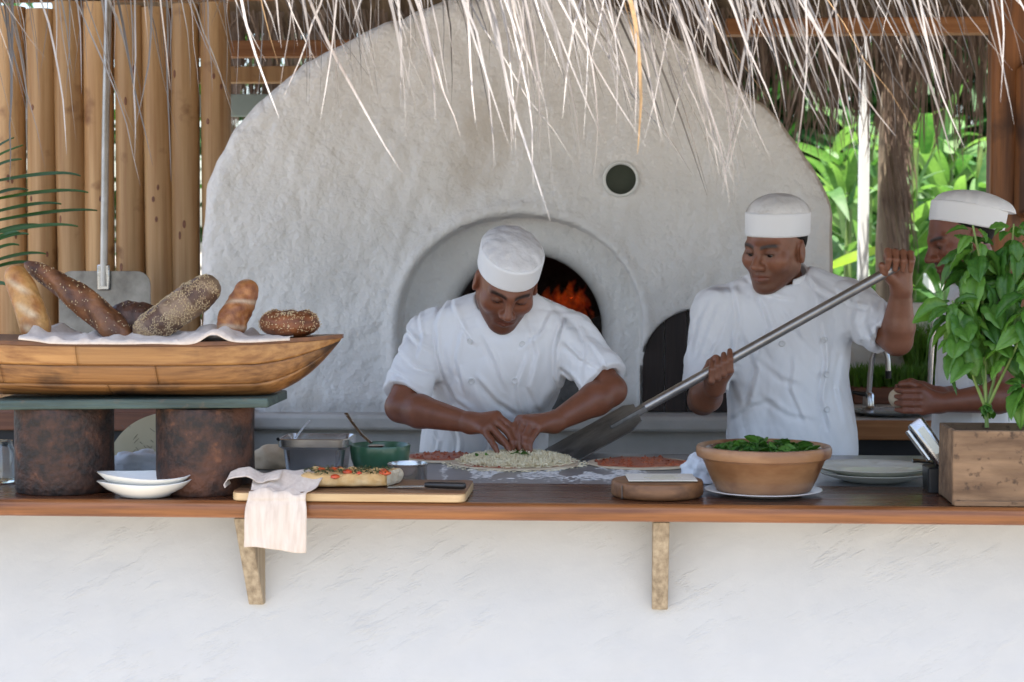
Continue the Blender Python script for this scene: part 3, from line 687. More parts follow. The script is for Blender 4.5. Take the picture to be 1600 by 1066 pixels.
# ---- the bar counter, rounded nosing and its two brackets
bar = thing('bar_counter', 'long polished reddish brown wooden bar counter with rounded front edge', 'counter', (0, 0.17, 0.997))
for i, (y0, y1) in enumerate(((0.0225, 0.119), (0.1195, 0.235), (0.2355, 0.36))):
    b = MB(); b.box((0, (y0 + y1) / 2, 1.017), (5.2, y1 - y0, 0.036)); b.obj('plank', M['bar'], bar, bevel=0.0012)
prof = []
for i in range(13):
    a = R(-90 + 180 * i / 12); prof.append((0.0 + 0.018 - 0.019 * math.cos(a), 1.016 + 0.0195 * math.sin(a)))
prof = [(0.022, 0.9965)] + prof + [(0.022, 1.0355)]
b = MB(); b.prism(prof, 'x', -2.6, 2.6); no = b.obj('front_edge', M['nose'], bar, sharp=30); no['label'] = 'rounded orange brown front edge of the bar'
for px, wd, lab in ((380, 0.036, 'weathered wooden bracket beneath the peach napkin'), (1033, 0.037, 'weathered wooden bracket below the round wooden block')):
    top = W(px, 822, 0.06); x0 = top.x
    b = MB(); b.prism([(0.040, 0.992), (0.2225, 0.992), (0.2225, 0.765), (0.200, 0.765)], 'x', x0 - wd / 2, x0 + wd / 2)
    k = b.obj('bracket', M['bracket'], bar, bevel=0.003); k['label'] = lab
# ---- the work top behind the bar
wt = thing('work_top', 'grey steel work top dusted with flour behind the bar', 'worktop', (0, 0.7, 0))
b = MB(); b.box((0.1, 0.712, ZW - 0.015), (4.9, 0.70, 0.03)); b.obj('slab', M['worktop'], wt, bevel=0.003)
b = MB(); b.box((0.1, 0.72, 0.505), (4.7, 0.60, 0.985)); b.obj('base', M['cabinet'], wt, smooth=False)

# ---- the pizza oven
OY = 1.95
ov = thing('pizza_oven', 'big white plastered pizza oven with arched mouth and fire', 'oven', (W(810, 640, OY).x, OY, 0))
outl = [(312, 660), (311, 560), (312, 440), (313, 330), (318, 290), (333, 250), (362, 200), (398, 160), (450, 118), (520, 72), (600, 32), (690, 0), (780, -22), (860, -24), (930, -8), (1000, 18), (1075, 62), (1150, 122), (1220, 190), (1262, 240), (1288, 285), (1300, 335), (1303, 440), (1304, 660)]
poly = [(W(x, y, OY).x, W(x, y, OY).z) for x, y in outl]
poly = [(poly[0][0], 1.0)] + poly[1:-1] + [(poly[-1][0], 1.0)]
ohv = 0.010
olo = [poly[0][0] - 0.06, OY - 0.06, 1.02]; ohi = [max(p[0] for p in poly) + 0.06, OY + 1.25, max(p[1] for p in poly) + 0.06]
v = Vol(olo, ohi, ohv)
def polysd(X, Z):
    X, Z = np.broadcast_arrays(X, Z); d = np.full(X.shape, 1e9, np.float32); inside = np.zeros(X.shape, bool)
    n = len(poly)
    for i in range(n):
        ax_, az = poly[i]; bx, bz = poly[(i + 1) % n]; ex, ez = bx - ax_, bz - az
        t = np.clip(((X - ax_) * ex + (Z - az) * ez) / (ex * ex + ez * ez), 0, 1)
        d = np.minimum(d, (X - ax_ - t * ex) ** 2 + (Z - az - t * ez) ** 2)
        c = ((az > Z) != (bz > Z)) & (X < (bx - ax_) * (Z - az) / ((bz - az) if bz != az else 1e-9) + ax_)
        inside ^= c
    d = np.sqrt(d); return np.where(inside, -d, d).astype(np.float32)
lump = folds(77, 9, (0.3, 1, 0.2))
def bumpy(X, Y, Z):
    o = 0.006 * np.sin(7 * X + 2 * np.sin(5 * Z)) * np.sin(6 * Z + 1.3) + 0.004 * np.sin(17 * X + 9 * Z + 2 * np.sin(11 * Z)) + 0.0022 * np.sin(41 * X - 23 * Z + 2.5 * np.sin(19 * X + 3))
    return o + 0.002 * np.sin(33 * Z + 3 * np.sin(23 * X)) * np.sin(29 * X + 1.0)
def ovenf(X, Y, Z):
    d2 = polysd(X, Z); dy = np.maximum(OY - Y, Y - (OY + 1.15)); r = 0.055
    a = np.maximum(d2 + r, 0); c = np.maximum(dy + r, 0)
    return np.sqrt(a * a + c * c) + np.minimum(np.maximum(d2 + r, dy + r), 0) - r + bumpy(X, Y, Z)
sl, X, Y, Z = v.reg(olo, ohi); v.F[:] = ovenf(X, Y, Z)
def ap(cx, top, half, Y):          # arch given in photo pixels
    c = W(cx, top, Y); m = MPP(Y, c.x); return c.x, c.z - half * m, half * m
ncx, nzs, nhw = ap(812, 334, 190, OY)
def niche(X, Y, Z): return np.maximum(arch2d(ncx, 0.5, nzs, nhw + 0.010 * np.sin(3 * np.arctan2(Z - nzs, X - ncx)), X, Z), np.maximum(Y - OY - 0.13, OY - 0.3 - Y))
rim = lambda X, Y, Z: np.sqrt((np.sqrt((X - ncx) ** 2 + np.maximum(Z - nzs, 0) ** 2) - nhw - 0.012) ** 2 + (Y - OY + 0.002) ** 2) - 0.018
v.u(rim, olo, ohi, 0.04)
v.cut(niche, olo, ohi, 0.035)
mcx, mzs, mhw = ap(824, 398, 116, OY + 0.13)
v.cut(lambda X, Y, Z: np.maximum(arch2d(mcx, 1.21, mzs, mhw, X, Z), np.maximum(Y - OY - 0.62, OY - Y)), olo, ohi, 0.02)
v.cut(lambda X, Y, Z: np.maximum(ell((mcx, OY + 0.66, 1.08), (0.55, 0.42, 0.48))(X, Y, Z), 1.195 - Z + 0 * X + 0 * Y), olo, ohi, 0.01)
dcx, dzs, dhw = ap(1092, 484, 89, OY)
v.cut(lambda X, Y, Z: np.maximum(arch2d(dcx, 0.5, dzs, dhw, X, Z), np.maximum(Y - OY - 0.075, OY - 0.3 - Y)), olo, ohi, 0.015)
hc = W(970, 280, OY); hr = 24 * MPP(OY, hc.x)
v.cut(lambda X, Y, Z: np.maximum(np.sqrt((X - hc.x) ** 2 + (Z - hc.z) ** 2) - hr - 0.004, Y - OY - 0.3), olo, ohi, 0.012)
V, F = v.mesh(); v = None
# soot colours the chamber's own surface
inside = (V[:, 1] > OY + 0.155) & (np.sqrt((V[:, 0] - mcx) ** 2 + (np.maximum(V[:, 2] - mzs, 0)) ** 2) < 0.62) & (V[:, 1] < OY + 1.1)
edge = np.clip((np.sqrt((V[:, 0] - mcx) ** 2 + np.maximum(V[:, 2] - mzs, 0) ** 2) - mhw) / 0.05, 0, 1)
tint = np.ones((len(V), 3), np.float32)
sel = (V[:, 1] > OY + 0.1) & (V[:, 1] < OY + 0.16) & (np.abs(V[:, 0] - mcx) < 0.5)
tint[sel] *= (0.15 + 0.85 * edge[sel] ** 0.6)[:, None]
tint[inside] = (0.055, 0.045, 0.04)
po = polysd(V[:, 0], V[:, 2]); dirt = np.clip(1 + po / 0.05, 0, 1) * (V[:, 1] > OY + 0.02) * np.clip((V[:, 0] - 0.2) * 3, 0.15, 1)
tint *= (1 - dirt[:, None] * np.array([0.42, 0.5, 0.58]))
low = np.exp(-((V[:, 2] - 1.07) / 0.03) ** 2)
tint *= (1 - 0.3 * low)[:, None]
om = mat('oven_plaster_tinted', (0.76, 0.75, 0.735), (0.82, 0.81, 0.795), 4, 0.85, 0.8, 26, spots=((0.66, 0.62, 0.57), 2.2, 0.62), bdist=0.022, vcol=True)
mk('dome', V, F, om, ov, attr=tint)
b = MB(); b.tube([(hc.x, OY - 0.012, hc.z), (hc.x, OY + 0.25, hc.z)], hr + 0.004, 32, cap=False)
pv = b.obj('vent_pipe', M['whitepost'], ov, solid=0.009)
b = MB(); b.tube([(hc.x, OY + 0.055, hc.z), (hc.x, OY + 0.058, hc.z)], hr, 32); b.obj('flue_cap', M['hole'], ov)
# the dark arched door of the wood store
dn = 5; dw = 2 * (dhw - 0.004) / dn
dd = thing('oven_door', 'dark brown arched wooden door beside the oven mouth', 'door', (dcx, OY + 0.06, 1.06))
for i in range(dn):
    xa = dcx - dhw + 0.004 + i * dw; xb = xa + dw - 0.003
    def zt(x): return dzs + math.sqrt(max((dhw - 0.003) ** 2 - (x - dcx) ** 2, 0.0))
    pts = [(xa, 1.062)] + [(xb, 1.062)] + [(xb + (xa - xb) * t / 6, zt(xb + (xa - xb) * t / 6)) for t in range(7)]
    q = MB(); q.prism(pts, 'y', OY + 0.045, OY + 0.072); q.obj('plank', M['dark_door'], dd, smooth=False)
# the hearth: a grey plastered plinth
xl, xr = W(300, 650, 1.86).x, W(1330, 650, 1.86).x
hb = MB(); hb.box(((xl + xr) / 2, 2.48, 1.035), (xr - xl, 1.28, 0.05)); hb.obj('hearth_slab', M['grey_plaster'], ov, bevel=0.012)
hb = MB(); hb.box(((xl + xr) / 2, 2.52, 0.505), (xr - xl - 0.06, 1.24, 1.005)); hb.obj('plinth', M['grey_plaster'], ov, smooth=False)

# ---- fire in the oven
fx = W(885, 470, OY + 0.55)
fire = thing('wood_fire', 'orange flames and embers burning inside the oven mouth', 'fire', (fx.x, OY + 0.6, 1.2))
for i in range(4):
    c = Vector((fx.x - 0.1 + 0.07 * i, OY + 0.52 + 0.05 * (i % 2), 1.24 + 0.05 * (i // 2)))
    d = Vector((0.15, 0.05 * (i - 1.5), 0.03 * (i % 3)))
    q = MB(); q.tube([c - d, c - d * 0.3, c + d * 0.4, c + d], [0.033, 0.036, 0.034, 0.03], 10); q.obj('log', M['soot'], fire)
r = random.Random(5)
for i in range(46):
    t = r.random(); px = r.uniform(856, 924); pt = W(px, r.uniform(448, 510) + max(0, 890 - px) * 0.25, OY + r.uniform(0.42, 0.72))
    hgt = r.uniform(0.03, 0.085); w = hgt * r.uniform(0.22, 0.36); ph = r.uniform(0, 6)
    q = MB(); q.tube([pt + Vector((0.012 * math.sin(ph + 3 * s), 0, hgt * (s - 0.3))) for s in (0, .2, .45, .7, .9, 1)], [w * .5, w, w * .8, w * .5, w * .22, 0.001], 8)
    q.obj('flame', M['flame'], fire)
for i in range(16):
    pt = Vector((fx.x + r.uniform(-0.26, 0.16), OY + r.uniform(0.45, 0.7), 1.215 + r.uniform(0, 0.05)))
    q = MB(); q.lathe([(0.006, -0.014), (0.02, -0.008), (0.024, 0.004), (0.014, 0.016), (0.003, 0.02)], pt, 7, lambda w, i: 0.8 + 0.3 * math.sin(3 * w + i)); q.obj('ember', M['ember'], fire)

# ---- wall of upright poles, left of the oven
pf = thing('pole_wall', 'wall of upright peeled wooden poles left of the oven', 'wall', (W(180, 600, 2.25).x, 2.25, 0))
edges = [-52, -4, 43, 89, 136, 180, 226, 271, 314, 358]
r = random.Random(3)
for i in range(len(edges) - 1):
    a, bb = W(edges[i], 300, 2.25), W(edges[i + 1], 300, 2.25); rad = (bb.x - a.x) / 2 * 1.03; cx = (a.x + bb.x) / 2
    ztop = W(180, 12, 2.25).z + r.uniform(-0.01, 0.02); n = 26
    def pf_(u, w, cx=cx, rad=rad, ztop=ztop, i=i):
        z = u * ztop; an = 2 * math.pi * w; bow = 0.006 * math.sin(z * 1.6 + i * 2.1)
        rr = rad * (1 + 0.035 * nz((i * 3, z * 1.5, 0)) + 0.05 * nz((math.cos(an) + i * 5, math.sin(an), z * 2.2), 1.0))
        return (cx + bow + rr * math.cos(an), 2.25 + rr * math.sin(an), z)
    V, F = grid(60, n, pf_, True); F.append(tuple(59 * n + k for k in range(n)))
    mk('pole', V, F, M['pole'], pf, sharp=60)
    for q in range(r.randint(1, 3)):  # knots
        z = r.uniform(1.45, 2.25); an = R(-90 + r.uniform(-35, 35)); c = Vector(pf_(z / ztop, an / (2 * math.pi) % 1.0)); nn = Vector((math.cos(an), math.sin(an), 0))
        kb = MB(); kb.lathe([(0.0075, -0.006), (0.0078, 0.0006), (0.006, 0.0018), (0.003, 0.0006), (0.001, 0.001)], (0, 0, 0), 12)
        qm = nn.to_track_quat('Z', 'Y').to_matrix()
        mk('knot', [c + qm @ Vector((p.x * (0.55 + 0.1 * q), p.y * (1.3 + 0.5 * (i % 2)), p.z)) for p in kb.V], kb.F, M['shelfwood'], pf)
def log(name, lab, pts, rad, m, cat='beam', seg=14, group=None):
    q = MB(); q.tube(pts, rad, seg); o = q.obj(name, m); return pr(o, lab, cat, group)
def timber(name, lab, a, bq, w, hh, m, cat='beam', y=0.08):
    q = MB(); q.box(((a + bq) / 2), ((bq - a).length, w, hh)); return pr(q.obj(name, m, bevel=0.004), lab, cat)
zb = W(180, 2, 2.27).z
timber('top_rail', 'reddish timber rail lying along the top of the pole wall', Vector((-3.0, 2.27, zb + 0.04)), Vector((W(430, 0, 2.27).x, 2.27, zb + 0.04)), 0.10, 0.075, M['beam'])
p0 = W(300, 118, 2.75); timber('roof_beam', 'yellowish timber beam behind the pole wall and oven shoulder', Vector((-2.4, 2.75, p0.z)), Vector((W(560, 118, 2.75).x, 2.75, p0.z)), 0.08, 0.058, M['pole'])
p0 = W(300, 78, 2.95); timber('roof_beam', 'dark orange timber beam above the oven left shoulder', Vector((-2.4, 2.95, p0.z)), Vector((W(620, 78, 2.95).x, 2.95, p0.z)), 0.08, 0.06, M['beam'])
p0 = W(380, 165, 3.1); q = MB(); q.box((p0.x, 3.1, p0.z), (0.7, 0.03, 0.085)); pr(q.obj('teal_board', M['teal_board'], bevel=0.004), 'faded teal board showing between poles and oven', 'board')
p0 = W(1345, 42, 3.0); p1 = W(1660, 42, 3.0); timber('roof_beam', 'orange timber beam running to the right hand post', Vector((p0.x - 0.5, 3.0, p0.z)), Vector((p1.x, 3.0, p0.z)), 0.09, 0.06, M['beam'])
# back shelf behind the boat
b = MB(); b.box((-1.75, 1.95, 1.045), (1.55, 0.44, 0.06)); sh = b.obj('back_shelf', M['shelfwood'], bevel=0.004)
pr(sh, 'dark red brown wooden shelf behind the rusty cylinders', 'shelf')
b = MB(); b.box((-1.75, 1.95, 0.507), (1.5, 0.38, 1.01)); bs = b.obj('base', M['cabinet'], None, smooth=False)
bs.parent = sh; bs['label'] = 'dark base under the shelf'

# ---- timber post on the right
pp = W(1568, 300, 2.0); pw = 66 * MPP(2.0, pp.x)
post = thing('timber_post', 'thick orange brown timber post at the right edge', 'post', (pp.x, 2.0, 0))
def postf(u, w, cx=pp.x + 0.02, rad=pw / 2):
    z = u * 3.0; an = 2 * math.pi * w; s = 1.0 / max(abs(math.cos(an)) ** 6 + abs(math.sin(an)) ** 6, 1e-6) ** (1 / 6)
    rr = rad * min(s, 1.25) * (1 + 0.05 * nz((math.cos(an) * 1.5, math.sin(an) * 1.5, z * 1.4), 1.0, 4))
    return (cx + rr * math.cos(an), 2.0 + rr * math.sin(an), z)
V, F = grid(70, 32, postf, True); mk('shaft', V, F, M['post'], post, sharp=60)
q0 = W(1622, 95, 1.88); q1 = W(1622, 345, 1.88)
def logf(u, w):
    z = q0.z + (q1.z - q0.z) * u; an = 2 * math.pi * w; e = max(0.02, min(1, min(u, 1 - u) / 0.05)) ** 0.5; rr = 0.065 * e * (1 + 0.06 * nz((math.cos(an), math.sin(an), z * 4)))
    return (q0.x + rr * math.cos(an), 1.88 + rr * math.sin(an), z)
V, F = grid(40, 24, logf, True); lo_ = mk('brace_log', V, F, M['post'], post)

# ---- thatched roof: front slope, back slope
def slab(name, prof, lab):
    q = MB(); q.prism(prof, 'x', -4.5, 4.2); o = q.obj(name, M['thatch'], smooth=False); return pr(o, lab, 'roof')
roof = thing('thatched_roof', 'dry palm thatch roof with ragged fringe hanging over the bar', 'roof', (0, 1.8, 2.2))
q = MB(); q.prism([(-0.33, 2.30), (-0.42, 2.42), (1.9, 4.05), (1.9, 3.85)], 'x', -2.3, 5.0); q.obj('front_slope', M['thatch'], roof, smooth=False)
q = MB(); q.prism([(1.903, 4.05), (4.35, 2.72), (4.3, 2.55), (1.903, 3.85)], 'x', -2.3, 5.0); q.obj('back_slope', M['thatch'], roof, smooth=False)

# ---- fringe of thatch strands: 300 single strands, thin ones behind them joined
sv = []
r = random.Random(21)
for k in range(16):
    n = 9; bend = r.uniform(-0.015, 0.065); kink = r.uniform(0.45, 0.8); ka = r.uniform(-0.25, 0.25)
    V = []; F = []; jit = [0] + [r.gauss(0, 0.003) for _ in range(n - 2)] + [0]
    for i in range(n):
        t = i / (n - 1); w = 0.5 * (0.75 + 0.5 * math.sin(min(t * 2.2, 1.6))) * (1 - t) ** 0.6 + 0.035
        x = bend * 4 * t * (1 - t) + ka * 0.5 * (max(0, t - kink) - t * (1 - kink)) + jit[i]; y = 0.05 * math.sin(3 * t + k); tw = 0.9 * t * math.sin(k)
        for s, dy in ((-1, 0.0), (0, 0.28), (1, 0.0)):
            V.append((x + 0, y, -t, s * w, dy * w, tw))
    for i in range(n - 1):
        for j in range(2): F.append((i * 3 + j, i * 3 + j + 1, (i + 1) * 3 + j + 1, (i + 1) * 3 + j))
    sv.append((V, F))
def strand_geo(k, root, tip, width):
    V, F = sv[k]; d = tip - root; L = d.length; q = Vector((0, 0, -1)).rotation_difference(d.normalized()).to_matrix()
    out = []
    for (x, y, z, sx, sy, tw) in V:
        c, s_ = math.cos(tw), math.sin(tw)
        out.append(root + q @ Vector((x * L + (sx * c - sy * s_) * width, y * L * 0.6 + (sx * s_ + sy * c) * width, z * L)))
    return out, F
env = [(-60, 260), (0, 250), (60, 290), (130, 270), (200, 285), (260, 270), (330, 190), (400, 170), (480, 235), (560, 190), (640, 270), (700, 200), (780, 230), (860, 345), (905, 250), (960, 220), (1000, 235), (1060, 240), (1110, 310), (1150, 325), (1200, 255), (1260, 250), (1320, 245), (1400, 225), (1480, 235), (1540, 160), (1600, 180), (1680, 180)]
def envf(x):
    for (a, ya), (b_, yb) in zip(env, env[1:]):
        if a <= x <= b_: return ya + (yb - ya) * (x - a) / (b_ - a)
    return 180
r = random.Random(8)
fringe_V, fringe_F = MB(), None
for i in range(215):
    px = r.uniform(-70, 1690) if i % 3 else r.gauss(1130, 190); px = min(max(px, -70), 1690)
    row = envf(px) * (r.random() ** 0.75 * 0.88 + 0.10)
    if i % 6 == 0: row = envf(px) * r.uniform(0.9, 1.02)
    shade = px < 430
    Yt = r.uniform(-0.22, 0.0) if ((shade and i % 6) or i % 5 == 1) else r.uniform(-0.62, -0.36)
    tip = W(px, row, Yt); lean = (r.gauss(21, 6) if px > 980 else r.gauss(13, 6)) if r.random() < 0.93 else r.gauss(-9, 6)
    zr = max(2.34 + r.uniform(0, 0.1), tip.z + 0.12); L = zr - tip.z
    root = Vector((tip.x - math.tan(R(lean)) * L, Yt + (0.10 + r.uniform(-.04, .1)) * min(1.0, L * 2), zr))
    V, F = strand_geo(i % 16, root, tip, r.choice((0.002, 0.003, 0.0044, 0.0064)))
    mk('strand', V, F, M['strand_tan'] if i % 67 == 5 else (M['strand_grey'] if i % 5 < 2 else M['strand']), roof)
heroes = [(800, 160, 860, 346), (820, 215, 834, 292), (880, 40, 926, 296), (632, 0, 681, 190), (505, 0, 442, 152), (522, 0, 531, 186), (548, 130, 629, 272), (722, 60, 773, 268), (1085, 150, 1152, 302), (1070, 110, 1141, 326), (1165, 190, 1208, 256), (925, 60, 964, 224),
          (1390, 20, 1491, 252), (1455, 60, 1507, 232), (1545, 0, 1583, 197), (20, 60, 18, 290), (262, 100, 267, 283), (95, 0, 222, 292), (150, 20, 215, 218), (60, 60, 105, 243), (300, 30, 364, 183), (1215, 30, 1300, 208), (1290, 60, 1400, 212), (1245, 40, 1338, 250), (690, 120, 722, 220), (770, 80, 800, 238), (1000, 60, 1045, 222), (860, 120, 906, 262), (1050, 40, 1125, 278), (1240, 90, 1290, 206)]
for i, (xa, ya, xb, yb) in enumerate(heroes):
    y = -0.05 - 0.1 * (i % 2) if xb < 400 else -0.42 - 0.05 * (i % 4)
    tip = W(xb, yb, y); k = (yb + 75) / (yb - ya); root = W(xb + (xa - xb) * k * 0.9, -75, y + 0.06)
    V, F = strand_geo(i % 16, root, tip, (0.0062, 0.0048, 0.0036)[i % 3]); mk('strand', V, F, M['strand'], roof)
tan_root, tan_tip = W(960, -90, -0.5), W(996, 242, -0.5)
V, F = strand_geo(3, tan_root, tan_tip, 0.009); s_ = mk('strand', V, F, M['strand_tan'], roof); s_['label'] = 'long tan strand hanging straight above the round vent'
fm = MB()
for i in range(210):
    px = r.uniform(-100, 1720); row = envf(min(max(px, -60), 1680)) * (r.random() ** 1.2 * 0.75)
    Yt = r.uniform(-0.22, 0.0) if r.random() < (0.8 if px < 430 else 0.4) else r.uniform(-0.6, -0.3)
    tip = W(px, row, Yt); zr = 2.36 + r.uniform(0, 0.08); L = max(zr - tip.z, 0.1); lean = r.gauss(18, 7) if px > 980 else r.gauss(11, 8)
    root = Vector((tip.x - math.tan(R(lean)) * L, Yt + 0.12, zr)); V, F = strand_geo(i % 16, root, tip, r.choice((0.0018, 0.0025, 0.0035))); fm.add(V, F)
fo = mk('fringe', fm.V, fm.F, M['strand_grey'], roof); pr(fo, kind='stuff')
# rear eave fringe, dark against the garden
fm = MB()
for i in range(2200):
    x = r.uniform(-1.6, 4.2); y = r.uniform(4.0, 4.45); zt = 2.55 - r.random() ** 0.7 * 0.62
    tip = Vector((x, y, zt)); root = tip + Vector((r.gauss(0, 0.05), 0.0, 2.62 - zt)); V, F = strand_geo(i % 16, root, tip, r.choice((0.006, 0.009, 0.013))); fm.add(V, F)
pr(mk('rear_fringe', fm.V, fm.F, M['strand_dark'], roof), kind='stuff')

# ================================================================== BEHIND, RIGHT: sink counter, wall, garden
sx0, sx1 = W(1338, 660, 1.9).x, 2.6
sk = thing('sink_counter', 'pale stone sink counter with red brown wooden edge over dark cabinet', 'counter', (1.7, 2.3, 0))
q = MB(); q.box(((sx0 + sx1) / 2, 2.32, 1.025), (sx1 - sx0, 0.78, 0.04)); q.obj('top', M['stone'], sk, bevel=0.004)
q = MB(); q.box(((sx0 + sx1) / 2, 1.915, 1.015), (sx1 - sx0, 0.028, 0.062)); q.obj('wood_edge', M['beam'], sk, bevel=0.004)
q = MB(); q.box(((sx0 + sx1) / 2, 2.34, 0.502), (sx1 - sx0 - 0.02, 0.74, 1.0)); q.obj('cabinet', M['cabinet'], sk, smooth=False)
q = MB(); q.box(((sx0 + sx1) / 2, 2.722, 1.075), (sx1 - sx0, 0.022, 0.06)); q.obj('splash_rail', M['beam'], sk, bevel=0.003)
bs = W(1395, 648, 2.05); q = MB(); q.lathe([(0.05, 0.0), (0.115, 0.004), (0.13, 0.014), (0.122, 0.014), (0.10, 0.006), (0.02, 0.004)], (bs.x, 2.12, 1.046), 32); q.obj('basin', M['steel'], sk)
def faucet(px, py, Y, hgt, lab, out):
    c = W(px, py, Y); c.z = 1.046
    t = thing('faucet', lab, 'faucet', c, 'faucets on the sink counter')
    q = MB(); q.lathe([(0.026, 0), (0.026, 0.012), (0.02, 0.018), (0.0185, 0.055), (0.014, 0.062), (0.004, 0.064)], c, 20); q.obj('base', M['chrome'], t)
    pts = [c + Vector((0, 0, 0.05)), c + Vector((0.005, 0, hgt * 0.55))]
    for k in range(1, 9):
        a = R(180 * k / 8); pts.append(c + Vector((0.008 + out * 0.5 * (1 - math.cos(a)), -0.01 * k / 8, hgt * 0.62 + (hgt * 0.38) * max(math.sin(a), 0.0) ** 0.8)))
    q = MB(); q.tube(pts, 0.009, 12); q.obj('spout', M['chrome'], t)
    q = MB(); q.tube([pts[-1], pts[-1] + Vector((0, 0, -0.026))], 0.0105, 12); q.obj('nozzle', M['black'], t)
    q = MB(); q.tube([c + Vector((-0.015, -0.02, 0.058)), c + Vector((-0.06, -0.03, 0.066))], [0.009, 0.006], 10); q.obj('lever', M['black'], t)
faucet(1357, 650, 2.25, 0.22, 'small chrome faucet with bent spout beside the grass', 0.055)
faucet(1452, 620, 2.2, 0.36, 'tall chrome faucet rising behind the hands of the third cook', 0.09)
# wheat grass
def grass(name, lab, x0, x1, y0, y1, z, n, hmin, hmax, sd):
    rr = random.Random(sd); t = thing(name, lab, 'plant', ((x0 + x1) / 2, (y0 + y1) / 2, z))
    q = MB(); q.box(((x0 + x1) / 2, (y0 + y1) / 2, z + 0.03), (x1 - x0, y1 - y0, 0.06)); q.obj('tray', M['shelfwood'], t, bevel=0.004)
    g = MB()
    for i in range(n):
        x = rr.uniform(x0, x1); y = rr.uniform(y0, y1); hh = rr.uniform(hmin, hmax); a = rr.uniform(0, 6.28); ln = rr.gauss(0, 0.25) * hh; ln2 = rr.gauss(0, 0.2) * hh
        w = 0.0028; dx, dy = math.cos(a) * w, math.sin(a) * w; zz = z + 0.055
        g.add([(x - dx, y - dy, zz), (x + dx, y + dy, zz), (x + ln * .4 + dx, y + ln2 * .4 + dy, zz + hh * .6), (x + ln * .4 - dx, y + ln2 * .4 - dy, zz + hh * .6), (x + ln, y + ln2, zz + hh)], [(0, 1, 2, 3), (3, 2, 4)])
    pr(mk('blades', g.V, g.F, M['grass'], t), kind='stuff')
gx0, gx1 = W(1330, 600, 2.6).x, W(1620, 600, 2.6).x
grass('wheat_grass', 'low tray of wheat grass behind the small faucet', gx0, gx1, 2.52, 2.70, 1.046, 2600, 0.05, 0.09, 4)
gx2, gx3 = W(1412, 600, 2.9).x, W(1490, 600, 2.9).x
low = MB()
lw = thing('low_wall', 'low cream plastered wall behind the wheat grass', 'wall', (2.0, 2.95, 0))
q = MB(); zt = W(1400, 474, 2.9).z; q.box((2.15, 2.95, zt / 2), (2.9, 0.09, zt)); q.obj('plaster', M['oven'], lw, bevel=0.01)
grass('tall_grass', 'taller clump of green grass against the low cream wall', gx2, gx3, 2.76, 2.87, 1.07, 700, 0.12, 0.22, 6)
q = MB(); q.box(((gx2 + gx3) / 2, 2.815, 0.535), (gx3 - gx2 - 0.02, 0.09, 1.066)); pr(q.obj('plant_stand', M['cabinet'], smooth=False), 'dark stand carrying the taller grass clump', 'stand')
# garden
gw = W(1400, 428, 7.0)
q = MB(); q.box((gw.x, 7.05, gw.z / 2), (1.15, 0.12, gw.z)); pr(q.obj('garden_wall', M['whitepost'], bevel=0.01), 'sunlit white wall block in the garden beyond', 'wall')
pA, pB = W(1351, 128, 4.7), W(1351, 440, 4.7)
q = MB(); q.box((pA.x, 4.7, 1.3), (0.047, 0.05, 2.6)); pr(q.obj('white_post', M['whitepost'], bevel=0.004), 'slender white post beside the palm trunk', 'post')
tk = W(1382, 300, 4.6)
tr = thing('palm_tree', 'shaggy brown palm trunk behind the white post', 'palm tree', (tk.x, 4.6, 0))
def trf(u, w):
    z = 2.75 * u; an = 2 * math.pi * w; rr = (0.062 + 0.012 * math.sin(z * 1.4 + 1)) * (1 + 0.22 * nz((math.cos(an) * 2, math.sin(an) * 2, z * 4)))
    return (tk.x + 0.03 * math.sin(z * 1.1) + rr * math.cos(an), 4.6 + rr * math.sin(an), z)
V, F = grid(90, 20, trf, True); mk('trunk', V, F, M['trunk'], tr)
fm = MB()
for i in range(260):
    a = r.uniform(-1.9, 1.2); z = r.uniform(1.5, 2.7); rr = 0.07; tip = Vector((tk.x + 0.03 + math.cos(a) * (rr + r.uniform(0, .05)), 4.6 + math.sin(a) * (rr + .03), z - r.uniform(.15, .45)))
    V, F = strand_geo(i % 16, Vector((tk.x + math.cos(a) * rr, 4.6 + math.sin(a) * rr, z)), tip, 0.006); fm.add(V, F)
pr(mk('fibres', fm.V, fm.F, M['strand_dark'], tr), kind='stuff')
# broad leaved garden plants
def blade(L, w, droop, n=9, fold=0.25):
    V = []; F = []
    for i in range(n):
        t = i / (n - 1); ww = w * (math.sin(math.pi * (0.08 + 0.92 * t) ** 0.8) ** 0.8 if t < 1 else 0.0) + 0.002
        x = L * t * (1 - 0.15 * droop * t); z = L * (0.55 * t - droop * t * t)
        for s in (-1, 0, 1): V.append((x, s * ww, z + abs(s) * ww * fold + 0.0 * s))
    for i in range(n - 1):
        for j in range(2): F.append((i * 3 + j, i * 3 + j + 1, (i + 1) * 3 + j + 1, (i + 1) * 3 + j))
    return V, F
blades = [mk('leaf', *blade(1.0, 0.105, d), M['garden']).data for d in (0.25, 0.45, 0.7, 0.9)]
for o in [o for o in COL.objects if o.name.startswith('leaf')]: bpy.data.objects.remove(o)
def bush_plant(name, lab, x, y, z, n, L, sd, m=None, group='broad leaved garden plants', el=(10, 75)):
    rr = random.Random(sd); t = thing(name, lab, 'plant', (x, y, z), group)
    q = MB(); q.tube([(x, y, z), (x + 0.02, y, z + L * 0.5)], [0.03, 0.02], 8); q.obj('stalk', M['stem'], t)
    for i in range(n):
        o = bpy.data.objects.new('leaf', blades[rr.randrange(4)]); s = L * rr.uniform(0.65, 1.1)
        mw = Matrix.Translation((x, y, z + L * rr.uniform(0.05, 0.5))) @ Euler((rr.gauss(0, .3), R(-rr.uniform(*el)), rr.uniform(0, 6.28))).to_matrix().to_4x4() @ Matrix.Scale(s, 4)
        put(o, t); o.matrix_basis = mw
        if m: o.data = ydata
    return t
ydata = blades[0].copy(); ydata.materials.clear(); ydata.materials.append(M['garden_y'])
